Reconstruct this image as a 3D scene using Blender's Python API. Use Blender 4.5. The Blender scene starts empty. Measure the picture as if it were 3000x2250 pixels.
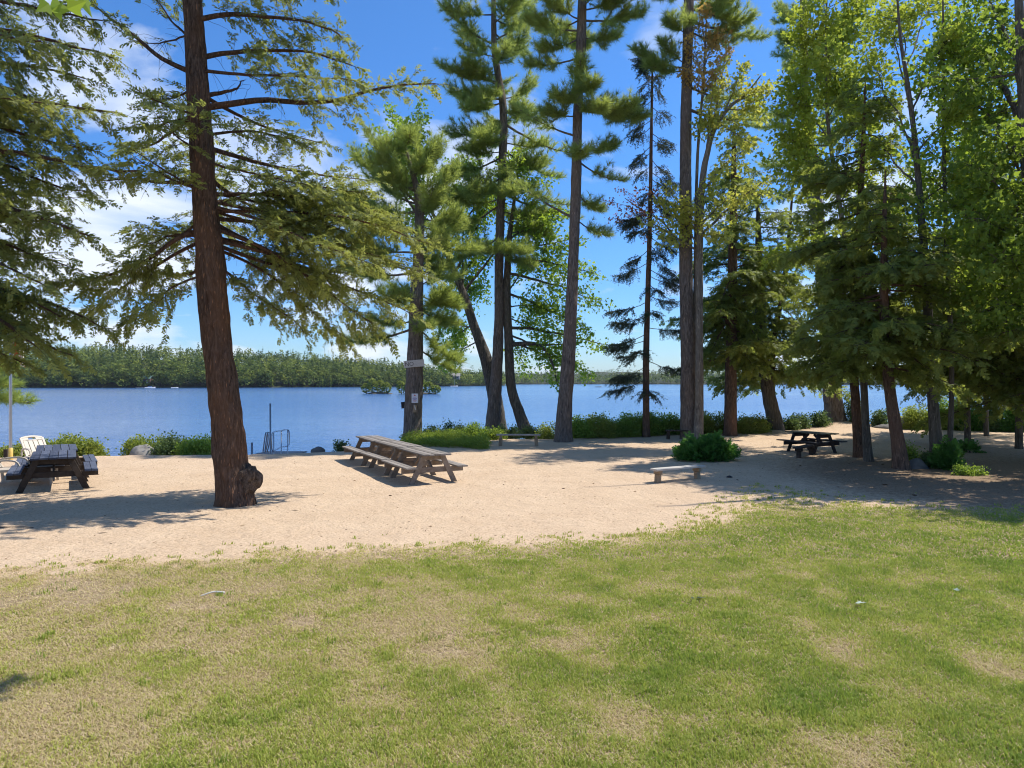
import bpy, bmesh, math, numpy as np
from mathutils import Vector, Matrix
PI = math.pi
rng = np.random.default_rng(11)
scene = bpy.context.scene
COL = scene.collection

# ------------------------------------------------------------------ view geometry (photo pixels are 3000 x 2250)
F, HX, HY, ZC = 2083.0, 1500.0, 1118.0, 2.55
LAKE = -1.5
UP = np.array([0., 0., 1.])
def P(px, py, D): return np.array([(px-HX)/F*D, D, ZC+(HY-py)/F*D])
def G(px, py, z=0.0):
    D = (ZC-z)*F/(py-HY)
    return np.array([(px-HX)/F*D, D, z])
SUN_EL, SUN_AZ = math.radians(56), math.atan2(0.72, 0.29)      # azimuth clockwise from +Y

# ------------------------------------------------------------------ mesh helpers
class MB:
    def __init__(s): s.V = []; s.F = {}; s.M = {}; s.n = 0; s.A = {}
    def add(s, V, faces, mi=0, **attrs):
        V = np.asarray(V, float); s.V.append(V)
        for f in faces:
            f = np.asarray(f, np.int64)
            if len(f): s.F.setdefault(f.shape[1], []).append(f+s.n); s.M.setdefault(f.shape[1], []).append(np.full(len(f), mi))
        for k, v in attrs.items(): s.A.setdefault(k, []).append(np.broadcast_to(np.asarray(v, float), (len(V),)))
        s.n += len(V)
    def merge(s, o, mi):
        for k, fl in o.F.items():
            s.F.setdefault(k, []).extend(f+s.n for f in fl); s.M.setdefault(k, []).extend(np.full(len(f), mi) for f in fl)
        s.V += o.V; s.n += o.n
        for k in s.A: s.A[k].append(np.zeros(o.n))
    def build(s, name, mat, parent=None, smooth=False, loc=None):
        V = np.concatenate(s.V) if s.V else np.zeros((0, 3))
        off = np.array(wloc(parent)) if parent is not None else (np.array(loc, float) if loc is not None else np.zeros(3))
        V = V-off
        me = bpy.data.meshes.new(name)
        me.vertices.add(len(V)); me.vertices.foreach_set('co', V.astype(np.float32).ravel())
        li, ls, c = [], [], 0
        for k, fl in s.F.items():
            f = np.concatenate(fl); li.append(f.ravel()); ls.append(np.arange(len(f))*k+c); c += len(f)*k
        if li:
            li = np.concatenate(li); ls = np.concatenate(ls)
            me.loops.add(len(li)); me.loops.foreach_set('vertex_index', li.astype(np.int32))
            me.polygons.add(len(ls)); me.polygons.foreach_set('loop_start', ls.astype(np.int32))
            me.polygons.foreach_set('material_index', np.concatenate([m for k in s.F for m in s.M[k]]).astype(np.int32))
            me.polygons.foreach_set('use_smooth', np.full(len(ls), bool(smooth)))
        for k, a in s.A.items():
            at = me.attributes.new(k, 'FLOAT', 'POINT'); at.data.foreach_set('value', np.concatenate(a).astype(np.float32))
        me.update(calc_edges=True)
        for mm in (mat if isinstance(mat, (list, tuple)) else [mat]): me.materials.append(mm)
        o = bpy.data.objects.new(name, me); COL.objects.link(o)
        if parent is not None: o.parent = parent
        else: o.location = off
        return o
def wloc(o):
    l = Vector((0, 0, 0))
    while o is not None: l = l+o.location; o = o.parent
    return l
def thing(name, label, cat, loc=(0, 0, 0), rz=0, group=None):
    o = bpy.data.objects.new(name, None); COL.objects.link(o); o.empty_display_size = .2
    o.location = loc; o.rotation_euler = (0, 0, rz); o['label'] = label; o['category'] = cat
    if group: o['group'] = group
    return o
def tag(o, label=None, cat=None, group=None, kind=None):
    if label: o['label'] = label
    if cat: o['category'] = cat
    if group: o['group'] = group
    if kind: o['kind'] = kind
    return o
def dup(root, loc, rz, label):
    r = root.copy(); COL.objects.link(r); r.location = loc; r.rotation_euler = (0, 0, rz); r['label'] = label
    for ch in list(root.children):
        c = ch.copy(); COL.objects.link(c); c.parent = r
        for g in list(ch.children):
            d = g.copy(); COL.objects.link(d); d.parent = c
    return r

def unit(v): return v/np.maximum(np.linalg.norm(v, axis=-1, keepdims=True), 1e-9)
def spline(pts, n):
    """Catmull-Rom through pts (k, d), n samples by index"""
    p = np.asarray(pts, float)
    if len(p) == 2: return p[0]+(p[1]-p[0])*np.linspace(0, 1, n)[:, None]
    q = np.vstack([2*p[0]-p[1], p, 2*p[-1]-p[-2]])
    seg = np.r_[0, np.cumsum(np.linalg.norm(np.diff(p[:, :3], axis=0), axis=1))]
    t = np.interp(np.linspace(0, seg[-1], n), seg, np.arange(len(p)))
    i = np.minimum(t.astype(int), len(p)-2); u = (t-i)[:, None]
    a, b, c, d = q[i], q[i+1], q[i+2], q[i+3]
    return .5*((2*b)+(c-a)*u+(2*a-5*b+4*c-d)*u*u+(3*b-a-3*c+d)*u**3)
def vnoise(u, v, pu, seed):
    """smooth value noise, periodic in u with period pu"""
    r = np.random.default_rng(seed).random((pu, 512))
    iu = np.floor(u).astype(int); iv = np.floor(v).astype(int); fu = u-iu; fv = v-iv
    fu = fu*fu*(3-2*fu); fv = fv*fv*(3-2*fv)
    g = lambda a, b: r[a % pu, b % 512]
    return (g(iu, iv)*(1-fu)+g(iu+1, iv)*fu)*(1-fv)+(g(iu, iv+1)*(1-fu)+g(iu+1, iv+1)*fu)*fv
def noise2(x, y, seed, octs=4):
    s = 0; a = 1.; tot = 0
    for k in range(octs):
        s = s+a*vnoise(x*2**k, y*2**k, 512, seed+k); tot += a; a *= .55
    return s/tot
def tube(mb, pts, rad, sides=6, bark=0., seed=0, flare=0., cap=True):
    pts = np.asarray(pts, float); rad = np.asarray(rad, float); n = len(pts)
    tan = unit(np.gradient(pts, axis=0))
    ref = np.array([0., 1., 0.]) if abs(tan[0][2]) > .6 else UP
    a = unit(np.cross(tan, ref)); b = np.cross(a, tan)
    th = np.arange(sides)*2*PI/sides
    R = np.repeat(rad[:, None], sides, 1)
    if bark > 0:
        s = np.r_[0, np.cumsum(np.linalg.norm(np.diff(pts, axis=0), axis=1))]
        U, S = np.meshgrid(th/(2*PI), s)
        f = vnoise(U*18, S*2.2, 18, seed)-.5; g = vnoise(U*36, S*5, 36, seed+1)-.5; h = vnoise(U*4, S*.8, 4, seed+2)-.5
        R = R*(1+bark*(.9*f+.6*g+.8*h))
        if flare > 0:
            lob = .5+.5*np.cos(th*5+seed)+.4*np.cos(th*3+seed*2)
            R = R*(1+flare*np.exp(-s/.22)[:, None]*(.35+.5*lob[None]))
    V = pts[:, None]+R[..., None]*(np.cos(th)[None, :, None]*a[:, None]+np.sin(th)[None, :, None]*b[:, None])
    V = V.reshape(-1, 3)
    i = np.arange(n-1)[:, None]*sides; j = np.arange(sides)[None]; k = (j+1) % sides
    q = np.stack([i+j, i+k, i+sides+k, i+sides+j], -1).reshape(-1, 4)
    fs = [q]
    if cap:
        V = np.vstack([V, pts[-1]]); base = (n-1)*sides; jj = np.arange(sides)
        fs.append(np.stack([base+jj, base+(jj+1) % sides, np.full(sides, n*sides)], -1))
    mb.add(V, fs)
def obox(mb, p0, p1, w, h, up=UP, jit=0.):
    """oriented box along p0-p1, width w (across), height h (along up)"""
    p0 = np.asarray(p0, float); p1 = np.asarray(p1, float)
    t = unit(p1-p0); s = unit(np.cross(t, up)); u = np.cross(s, t)
    c = min(w, h)*.12
    prof = [(-w/2+c, -h/2), (w/2-c, -h/2), (w/2, -h/2+c), (w/2, h/2-c), (w/2-c, h/2), (-w/2+c, h/2), (-w/2, h/2-c), (-w/2, -h/2+c)]
    V = []
    L = np.linalg.norm(p1-p0)
    for d in (0, L):
        for x, y in prof: V.append(p0+t*d+s*x+u*y)
    V = np.array(V)
    q = [[i, (i+1) % 8, 8+(i+1) % 8, 8+i] for i in range(8)]
    mb.add(V, [np.array(q), np.array([[7, 6, 5, 4, 3, 2, 1, 0], [8, 9, 10, 11, 12, 13, 14, 15]])])
def blob(mb, c, r, seed, amp=.25, nu=28, nv=16, flat=-.35, fine=.06):
    """rock-like lump"""
    u = np.arange(nu)/nu; v = (np.arange(nv)+.5)/nv
    U, W = np.meshgrid(u, v)
    th = U*2*PI; ph = W*PI
    d = np.stack([np.sin(ph)*np.cos(th), np.sin(ph)*np.sin(th), np.cos(ph)], -1)
    k = 1+amp*(vnoise(U*5, W*4+9, 5, seed)-.5)*2*np.sin(ph)+fine*(vnoise(U*14, W*11, 14, seed+3)-.5)*2
    V = d*k[..., None]*np.asarray(r); V[..., 2] = np.maximum(V[..., 2], flat*r[2])
    V = (V+np.asarray(c)).reshape(-1, 3)
    i = np.arange(nv-1)[:, None]*nu; j = np.arange(nu)[None]; kk = (j+1) % nu
    q = np.stack([i+j, i+nu+j, i+nu+kk, i+kk], -1).reshape(-1, 4)
    top = V[:nu].mean(0); bot = V[-nu:].mean(0); n = len(V)
    jj = np.arange(nu)
    mb.add(np.vstack([V, top, bot]), [q, np.stack([jj, (jj+1) % nu, np.full(nu, n)], -1),
           np.stack([(nv-1)*nu+(jj+1) % nu, (nv-1)*nu+jj, np.full(nu, n+1)], -1)])

# ------------------------------------------------------------------ materials
def newmat(name):
    m = bpy.data.materials.new(name); m.use_nodes = True
    nt = m.node_tree; nt.nodes.clear()
    out = nt.nodes.new('ShaderNodeOutputMaterial')
    return m, nt, out
def N(nt, t, **kw):
    n = nt.nodes.new(t)
    for k, v in kw.items():
        if k.startswith('i_'): n.inputs[k[2:].replace('_', ' ')].default_value = v
        else: setattr(n, k, v)
    return n
def ramp(nt, src, stops):
    r = nt.nodes.new('ShaderNodeValToRGB'); nt.links.new(src, r.inputs[0])
    while len(r.color_ramp.elements) < len(stops): r.color_ramp.elements.new(.5)
    for e, (p, c) in zip(r.color_ramp.elements, stops): e.position = p; e.color = (*c, 1) if len(c) == 3 else c
    return r.outputs[0]
def mixc(nt, f, a, b, mode='MIX'):
    m = nt.nodes.new('ShaderNodeMix'); m.data_type = 'RGBA'; m.blend_type = mode
    for s, v in ((m.inputs[0], f), (m.inputs[6], a), (m.inputs[7], b)):
        if hasattr(v, 'is_output'): nt.links.new(v, s)
        else: s.default_value = v if not isinstance(v, tuple) else (*v[:3], 1)
    return m.outputs[2]
def math_(nt, op, a, b=None, clamp=False):
    m = nt.nodes.new('ShaderNodeMath'); m.operation = op; m.use_clamp = clamp
    for i, v in enumerate((a, b)):
        if v is None: continue
        if hasattr(v, 'is_output'): nt.links.new(v, m.inputs[i])
        else: m.inputs[i].default_value = v
    return m.outputs[0]
def noise(nt, vec, scale, detail=4, rough=.55, dist=0.):
    n = N(nt, 'ShaderNodeTexNoise'); n.inputs['Scale'].default_value = scale; n.inputs['Detail'].default_value = detail
    n.inputs['Roughness'].default_value = rough; n.inputs['Distortion'].default_value = dist
    nt.links.new(vec, n.inputs['Vector']); return n.outputs[0]
def posvec(nt, scale=(1, 1, 1), obj=False):
    if obj: src = N(nt, 'ShaderNodeTexCoord').outputs['Object']
    else: src = N(nt, 'ShaderNodeNewGeometry').outputs['Position']
    m = N(nt, 'ShaderNodeMapping'); m.inputs['Scale'].default_value = scale
    nt.links.new(src, m.inputs['Vector']); return m.outputs[0]
def bump(nt, h, strength, dist):
    b = N(nt, 'ShaderNodeBump'); b.inputs['Strength'].default_value = strength; b.inputs['Distance'].default_value = dist
    nt.links.new(h, b.inputs['Height']); return b.outputs[0]
def principled(nt, out, col, rough=.8, spec=.3, normal=None, metal=0.):
    p = N(nt, 'ShaderNodeBsdfPrincipled')
    if hasattr(col, 'is_output'): nt.links.new(col, p.inputs['Base Color'])
    else: p.inputs['Base Color'].default_value = (*col, 1)
    if hasattr(rough, 'is_output'): nt.links.new(rough, p.inputs['Roughness'])
    else: p.inputs['Roughness'].default_value = rough
    p.inputs['Specular IOR Level'].default_value = spec; p.inputs['Metallic'].default_value = metal
    if normal is not None: nt.links.new(normal, p.inputs['Normal'])
    nt.links.new(p.outputs[0], out.inputs[0]); return p
def m_bark(name, dark, light, warm, sc=9., st=.16, depth=.03):
    m, nt, out = newmat(name)
    v = posvec(nt, (sc, sc, sc*st))
    a = noise(nt, v, 1.6, 7, .65, .6); b = noise(nt, v, 5., 4, .6, .3); big = noise(nt, posvec(nt, (1.3, 1.3, .7)), 1., 3)
    c = ramp(nt, a, [(.3, dark), (.5, tuple(.5*(x+y) for x, y in zip(dark, light))), (.66, light)])
    c = mixc(nt, ramp(nt, big, [(.42, (0, 0, 0)), (.62, (.8, .8, .8))]), c, mixc(nt, .65, c, warm))
    fl = ramp(nt, noise(nt, posvec(nt, (sc*2.2, sc*2.2, sc*st*1.6)), 1.3, 3, .5, .2), [(.62, (0, 0, 0)), (.69, (1, 1, 1))])
    c = mixc(nt, fl, c, tuple(min(1, x*1.9) for x in warm))
    h = math_(nt, 'ADD', a, math_(nt, 'MULTIPLY', b, .4))
    principled(nt, out, c, .92, .15, bump(nt, h, 1., depth)); return m
def m_leaf(name, a, b, trans, tf=.45, third=None, rough=.55, spec=.25, nscale=.8):
    m, nt, out = newmat(name)
    g = N(nt, 'ShaderNodeNewGeometry')
    tn_ = N(nt, 'ShaderNodeAttribute', attribute_name='tint').outputs['Fac']
    fm = math_(nt, 'ADD', math_(nt, 'MULTIPLY', tn_, .65), math_(nt, 'MULTIPLY', g.outputs['Random Per Island'], .35))
    c = ramp(nt, fm, [(.1, a), (.9, b)])
    nz = noise(nt, posvec(nt), nscale, 2)
    t = ramp(nt, nz, [(.42, (0, 0, 0)), (.62, (1, 1, 1))])
    c = mixc(nt, t, c, mixc(nt, .55, c, third or b))
    p = principled(nt, out, c, rough, spec)
    tr = N(nt, 'ShaderNodeBsdfTranslucent')
    nt.links.new(mixc(nt, .6, c, trans), tr.inputs[0])
    mx = N(nt, 'ShaderNodeMixShader'); mx.inputs[0].default_value = tf
    nt.links.new(p.outputs[0], mx.inputs[1]); nt.links.new(tr.outputs[0], mx.inputs[2])
    nt.links.new(mx.outputs[0], out.inputs[0]); return m
def m_wood(name, a, b, grain=(2.5, 40, 40), obj=True):
    m, nt, out = newmat(name)
    v = posvec(nt, grain, obj)
    n = noise(nt, v, 1., 6, .65, .4); big = noise(nt, posvec(nt, (1, 1, 1), obj), 2.2, 3)
    isl = N(nt, 'ShaderNodeNewGeometry').outputs['Random Per Island']
    f = math_(nt, 'ADD', math_(nt, 'MULTIPLY', n, .7), math_(nt, 'ADD', math_(nt, 'MULTIPLY', isl, .25), math_(nt, 'MULTIPLY', big, .25)))
    c = ramp(nt, f, [(.32, a), (.78, b)])
    principled(nt, out, c, .85, .2, bump(nt, n, .5, .006)); return m
def m_plain(name, col, rough=.6, spec=.4, metal=0., var=.12, scale=6.):
    m, nt, out = newmat(name)
    n = noise(nt, posvec(nt), scale, 5)
    c = ramp(nt, n, [(.3, tuple(x*(1-var) for x in col)), (.7, tuple(min(1, x*(1+var)) for x in col))])
    principled(nt, out, c, rough, spec, bump(nt, n, .15, .004), metal); return m

# ------------------------------------------------------------------ foliage templates: local x forward, y lateral, z up
def kite(V, Fq, p, d, n, L, w):
    """thin diamond leaf starting at p along d in plane with normal n"""
    d = unit(np.asarray(d, float)); s = unit(np.cross(n, d))
    i = len(V)
    V += [p, p+d*L*.45+s*w/2, p+d*L, p+d*L*.45-s*w/2]; Fq.append([i, i+1, i+2, i+3])
def t_hemlock(r, pairs, sub, w):
    V, Q = [], []
    n = UP
    kite(V, Q, np.zeros(3), np.array([1, 0, -.1]), n, 1., w*.5)
    for k in range(pairs):
        t = .06+.9*k/pairs; L = .42*(1-t)**.7+.08
        for s in (-1, 1):
            p = np.array([t+r.uniform(-.04, .04), 0, -.18*t*t+r.uniform(-.03, .03)]); L = L*r.uniform(.65, 1.25)
            d = unit(np.array([.75+r.uniform(-.3, .3), s, -.15+r.uniform(-.4, .25)]))
            nn = unit(np.array([r.uniform(-.5, .5), r.uniform(-.5, .5), 1]))
            if sub == 0: kite(V, Q, p, d, nn, L, w)
            else:
                for q in range(sub):
                    u = (q+.2)/sub
                    for ss in (-1, 1):
                        dd = unit(d+ss*.75*np.cross(nn, d)+r.normal(0, .12, 3))
                        kite(V, Q, p+d*L*u, dd, unit(nn+r.normal(0, .25, 3)), L*.48*(1.1-u), w*.8)
                kite(V, Q, p, d, nn, L, w*.45)
    return np.array(V), [np.array(Q)]
def t_tuft(r, k, w, cone=1.0):
    V, T = [], []
    for i in range(k):
        a = r.uniform(0, 2*PI); c = r.uniform(.15, cone)
        d = unit(np.array([1, c*math.cos(a), c*math.sin(a)])); L = r.uniform(.7, 1.1)
        p = np.array([r.uniform(-.25, .15), 0, 0]); s = unit(np.cross(d, r.normal(0, 1, 3)))
        j = len(V); V += [p+s*w/2, p-s*w/2, p+d*L]; T.append([j, j+1, j+2])
    return np.array(V), [np.array(T)]
def t_brush(r, k, w):
    V, Q = [], []
    for i in range(k):
        t = r.uniform(-.05, .9); a = r.uniform(0, 2*PI)
        d = np.array([.8, math.cos(a), math.sin(a)*.6])
        kite(V, Q, np.array([t, 0, 0]), d, unit(r.normal(0, 1, 3)), r.uniform(.2, .34), w)
    return np.array(V), [np.array(Q)]
def t_leaves(r, k, size, spread=.8, droop=.5):
    V, T = [], []
    shp = np.array([[0, 0], [.18, .3], [.42, .5], [.5, .22], [1., 0], [.5, -.22], [.42, -.5], [.18, -.3]])
    for i in range(k):
        p = r.normal(0, spread*.45, 3); p[0] = abs(p[0])*.8
        d = unit(r.normal(0, 1, 3)+np.array([.5, 0, -droop])); n = unit(r.normal(0, .55, 3)+UP)
        s = unit(np.cross(n, d)); L = size*r.uniform(.7, 1.25); nn = np.cross(d, s)
        j = len(V)
        for x, y in shp: V.append(p+d*x*L+s*y*L*1.05+nn*abs(y)*L*.25)
        for q in range(1, 7): T.append([j, j+q, j+q+1])
    return np.array(V), [np.array(T)]
def t_small(r, k, size, spread=.8):
    V, Q = [], []
    for i in range(k):
        p = r.normal(0, spread*.45, 3)
        kite(V, Q, p, r.normal(0, 1, 3)+np.array([.5, 0, .5]), unit(r.normal(0, .7, 3)+UP), size*r.uniform(.5, 1.), size*.7)
    return np.array(V), [np.array(Q)]
tr = np.random.default_rng(3)
HEM_N = [t_hemlock(tr, 6, 0, .15) for _ in range(4)]+[t_hemlock(tr, 5, 1, .14) for _ in range(3)]
HEM_M = [t_hemlock(tr, 6, 0, .17) for _ in range(6)]
TUFT = [t_tuft(tr, 30, .048, 2.0) for _ in range(6)]
BRUSH = [t_brush(tr, 16, .07) for _ in range(4)]
LEAF = [t_leaves(tr, 7, .36) for _ in range(5)]
SMALL = [t_small(tr, 14, .3) for _ in range(4)]

class Fol:
    def __init__(s): s.parts = []; s.tw = MB(); s.r = np.random.default_rng(len(bpy.data.objects)*7+5)
    def add(s, temps, O, T, Nn, S):
        k = s.r.integers(0, len(temps), len(O))
        for i in range(len(temps)):
            m = k == i
            if m.any(): s.parts.append((temps[i], O[m], T[m], Nn[m], S[m]))
    def mesh(s):
        mb = MB()
        for (V, Fs), O, T, Nn, S in s.parts:
            T = unit(T); B = unit(np.cross(Nn, T)); Nz = np.cross(T, B)
            W = O[:, None]+S[:, None, None]*(V[None, :, 0:1]*T[:, None]+V[None, :, 1:2]*B[:, None]+V[None, :, 2:3]*Nz[:, None])
            m, n = len(O), len(V)
            off = (np.arange(m)*n)[:, None, None]
            mb.add(W.reshape(-1, 3), [(f[None]+off).reshape(-1, f.shape[1]) for f in Fs], tint=np.repeat(s.r.random(m), n))
        return mb
def limb_pts(p0, p1, sag=.1, wig=.06, n=12, r=rng, rise=0.):
    p0 = np.asarray(p0); p1 = np.asarray(p1); L = np.linalg.norm(p1-p0); t = np.linspace(0, 1, n)[:, None]
    w = np.cumsum(r.normal(0, wig*L/n, (n, 3)), 0)*np.sin(t*PI)**.5*.8
    w[0] = 0
    return p0+(p1-p0)*t-UP*sag*L*np.sin(t*PI)*1.+UP*rise*L*np.sin(t*PI)+w
def foliate(fol, pts, n, L, temps, t0=.2, planar=1., fwd=.7, droop=.25, step=.2, size=.4, tilt=.3, lift=0., endp=.35, twr=.008, yaw=.6, bare=0., dens=1.):
    n = max(1, int(n*dens))
    r = fol.r; m0 = len(pts); tan = unit(np.gradient(pts, axis=0))
    for i in range(n+1):
        t = t0+(1-t0)*((i+r.random())/n) if i < n else 1.
        t = min(t, 1.); x = t*(m0-1); j = min(int(x), m0-2); p = pts[j]+(pts[j+1]-pts[j])*(x-j); tg = tan[j]
        side = 1 if i % 2 else -1
        lat = np.cross(tg, UP); ln = np.linalg.norm(lat); lat = lat/ln if ln > .05 else np.array([1., 0, 0])
        lat = lat*side; ang = (1-planar)*r.uniform(-1.5, 1.5)
        if i == n: d = tg; l = L*max(endp, .3)
        else:
            d = unit(lat*math.cos(ang)+UP*math.sin(ang)+tg*fwd*r.uniform(.3, 1.6)+r.normal(0, .2, 3))
            l = L*((1-(t-t0)/(1-t0+1e-6))*(1-endp)+endp)*r.uniform(.55, 1.2)
        m = max(2, int(l/step)+1)
        s = np.linspace(.12 if m > 2 else .5, 1, m)[:, None]
        q = p+d*l*s-UP*droop*l*s**2+UP*lift*l*s**2+r.normal(0, .03*l, (m, 3))*s
        dr = unit(d[None]+UP*(2*s*(lift-droop))+np.zeros((m, 3)))
        la = np.cross(dr, UP); sg = np.where((np.arange(m) % 2) == 0, 1, -1)[:, None]
        dd = dr+la*sg*r.uniform(.2, 1, (m, 1))*yaw+r.normal(0, .18, (m, 3)); dd[-1] = dr[-1]
        nn = UP+r.normal(0, tilt, (m, 3))
        keep = r.random(m) >= bare
        if keep.any(): fol.add(temps, q[keep], dd[keep], nn[keep], size*r.uniform(.65, 1.25, keep.sum()))
        if twr > 0:
            qq = np.vstack([p, q]); k = len(qq)
            tube(fol.tw, qq, np.linspace(twr, twr*.35, k), 3, cap=False)

class Tree:
    """trunk from photo pixels at a depth; branches as (start_py, end_px, end_py, depth offset, sub-branch length, count, t0)"""
    def __init__(s, name, label, cat, D, pts, bark, group=None, extra=None, ext=None, sides=28, amp=.1, flare=.5, seed=1, zbase=None, step=.12):
        s.D = D; a = np.array([[*P(x, y, D), w*D/F/2] for x, y, w in pts])
        a[0, 2] -= .12
        s.raw = a; H = np.linalg.norm(np.diff(a[:, :3], axis=0), axis=1).sum()
        sp = spline(a, max(12, int(H/step))); s.c = sp[:, :3]; s.rad = np.maximum(sp[:, 3], .008)
        b = a[0, :3].copy(); b[2] += .12
        s.root = thing(name, label, cat, b, group=group)
        s.tm = MB(); tube(s.tm, s.c, s.rad, sides, amp, seed, flare)
        s.bark = bark; s.fol = Fol(); s.r = np.random.default_rng(seed+100); s.limbs = s.tm
    def at(s, z):
        i = np.interp(z, s.c[:, 2], np.arange(len(s.c))); j = min(int(i), len(s.c)-2); u = i-j
        return s.c[j]+(s.c[j+1]-s.c[j])*u, s.rad[j]
    def zpy(s, py): return ZC+(HY-py)/F*s.D
    def branch(s, sy, ex, ey, dd, L, n, t0=.25, r0=None, sag=.06, via=None, mb=None, **kw):
        p0, tr_ = s.at(s.zpy(sy)); p1 = P(ex, ey, s.D+dd)
        if via is not None:
            k = [p0]+[P(x, y, s.D+dd*(i+1)/(len(via)+1)) for i, (x, y) in enumerate(via)]+[p1]
            pts = spline(k, 18)
        else: pts = limb_pts(p0, p1, sag, .12, 16, s.r)
        if via is not None: pts = pts+np.cumsum(s.r.normal(0, .018, pts.shape), 0)*np.linspace(0, 1, len(pts))[:, None]
        ln = np.linalg.norm(p1-p0); r0 = r0 or min(tr_*.45, .012+.014*ln)
        tube(mb or s.limbs, pts, np.linspace(r0, max(.006, r0*.18), len(pts)), 7)
        if n: foliate(s.fol, pts, n, L, t0=t0, **kw)
        return pts
    def auto(s, y0, y1, k, len0, len1, L, n, az=(0, 2*PI), el=.05, sag=.05, t0=.25, skew=1., **kw):
        for i in range(k):
            f = (i+s.r.random())/k; p0, tr_ = s.at(s.zpy(y0+(y1-y0)*f))
            a = s.r.uniform(*az); ln = (len0+(len1-len0)*f**skew)*s.r.uniform(.65, 1.15); e = el+s.r.normal(0, .1)
            p1 = p0+ln*np.array([math.cos(a)*math.cos(e), math.sin(a)*math.cos(e), math.sin(e)])
            pts = limb_pts(p0, p1, sag, r=s.r); r0 = min(tr_*.4, .01+.012*ln)
            tube(s.limbs, pts, np.linspace(r0, .006, len(pts)), 6)
            q = ln/max(len0, len1, .1)
            foliate(s.fol, pts, max(3, int(n*q)), L*(.4+.6*q), t0=t0, **kw)
    def finish(s, leaf, twig=None):
        s.tm.build('trunk', s.bark, s.root, True)
        cr = s.fol.mesh()
        cr.merge(s.fol.tw, 1)
        if cr.n: cr.build('crown', [leaf, twig or s.bark], s.root)
        return s.root

# ------------------------------------------------------------------ camera, sun, sky
cam = bpy.data.cameras.new('camera'); co = bpy.data.objects.new('camera', cam); COL.objects.link(co)
cam.sensor_width = 36; cam.lens = F/3000*36; cam.shift_y = -7/3000; cam.clip_end = 8000; cam.clip_start = .05
co.location = (0, 0, ZC); co.rotation_euler = (PI/2, 0, 0); scene.camera = co
sd = Vector((math.sin(SUN_AZ)*math.cos(SUN_EL), math.cos(SUN_AZ)*math.cos(SUN_EL), math.sin(SUN_EL)))
sl = bpy.data.lights.new('sun', 'SUN'); sl.energy = 4.4; sl.angle = math.radians(.5); sl.color = (1, .95, .87)
so = bpy.data.objects.new('sun', sl); COL.objects.link(so); so.rotation_euler = sd.to_track_quat('Z', 'Y').to_euler(); so.location = (30, 10, 40)
w = bpy.data.worlds.new('World'); scene.world = w; w.use_nodes = True
nt = w.node_tree; nt.nodes.clear()
out = N(nt, 'ShaderNodeOutputWorld'); bg = N(nt, 'ShaderNodeBackground'); bg.inputs[1].default_value = .128
sky = N(nt, 'ShaderNodeTexSky'); sky.sky_type = 'NISHITA'; sky.sun_disc = False
sky.sun_elevation = SUN_EL; sky.sun_rotation = SUN_AZ; sky.ozone_density = 4.; sky.air_density = 1.; sky.dust_density = 0.2; sky.altitude = 100
hs = N(nt, 'ShaderNodeHueSaturation'); hs.inputs['Saturation'].default_value = 1.18; hs.inputs['Value'].default_value = 1.
nt.links.new(sky.outputs[0], hs.inputs['Color'])
tc = N(nt, 'ShaderNodeTexCoord'); sx = N(nt, 'ShaderNodeSeparateXYZ'); nt.links.new(tc.outputs['Generated'], sx.inputs[0])
zz = math_(nt, 'ADD', math_(nt, 'MAXIMUM', sx.outputs[2], 0.), .22)
cv = N(nt, 'ShaderNodeCombineXYZ')
nt.links.new(math_(nt, 'DIVIDE', sx.outputs[0], zz), cv.inputs[0]); nt.links.new(math_(nt, 'DIVIDE', sx.outputs[1], zz), cv.inputs[1])
mp = N(nt, 'ShaderNodeMapping'); mp.inputs['Location'].default_value = (2.3, .4, .7); nt.links.new(cv.outputs[0], mp.inputs[0])
cn = noise(nt, mp.outputs[0], 1.5, 9, .52, .3)
lowb = math_(nt, 'MULTIPLY', math_(nt, 'SUBTRACT', .34, sx.outputs[2]), .26)               # more cloud low down
leftb = math_(nt, 'MULTIPLY', math_(nt, 'MAXIMUM', math_(nt, 'SUBTRACT', -.05, sx.outputs[0]), -.1), .11)
cov = math_(nt, 'ADD', cn, math_(nt, 'ADD', math_(nt, 'MAXIMUM', lowb, -.06), leftb))
cm = ramp(nt, cov, [(.565, (0, 0, 0)), (.63, (.5, .5, .5)), (.73, (.95, .95, .95))])
CLOUD = (5.4, 5.8, 6.4)
skyc = mixc(nt, 1., hs.outputs[0], ramp(nt, sx.outputs[2], [(0, (.52, .66, .86)), (.12, (.54, .73, 1.0)), (.35, (.68, .87, 1.08)), (.7, (.9, .98, 1.06))]), 'MULTIPLY')
nt.links.new(mixc(nt, cm, skyc, CLOUD), bg.inputs[0]); nt.links.new(bg.outputs[0], out.inputs[0])
scene.view_settings.view_transform = 'Standard'; scene.view_settings.look = 'None'; scene.view_settings.exposure = 0.5; scene.view_settings.gamma = 1
cy = scene.cycles
cy.max_bounces = 8; cy.diffuse_bounces = 4; cy.glossy_bounces = 3; cy.transmission_bounces = 5; cy.volume_bounces = 0
cy.caustics_reflective = False; cy.caustics_refractive = False; cy.sample_clamp_indirect = 6.
cy.filter_width = 1.1; cy.use_denoising = True; cy.denoising_input_passes = 'RGB_ALBEDO_NORMAL'; cy.denoising_prefilter = 'ACCURATE'

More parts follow.
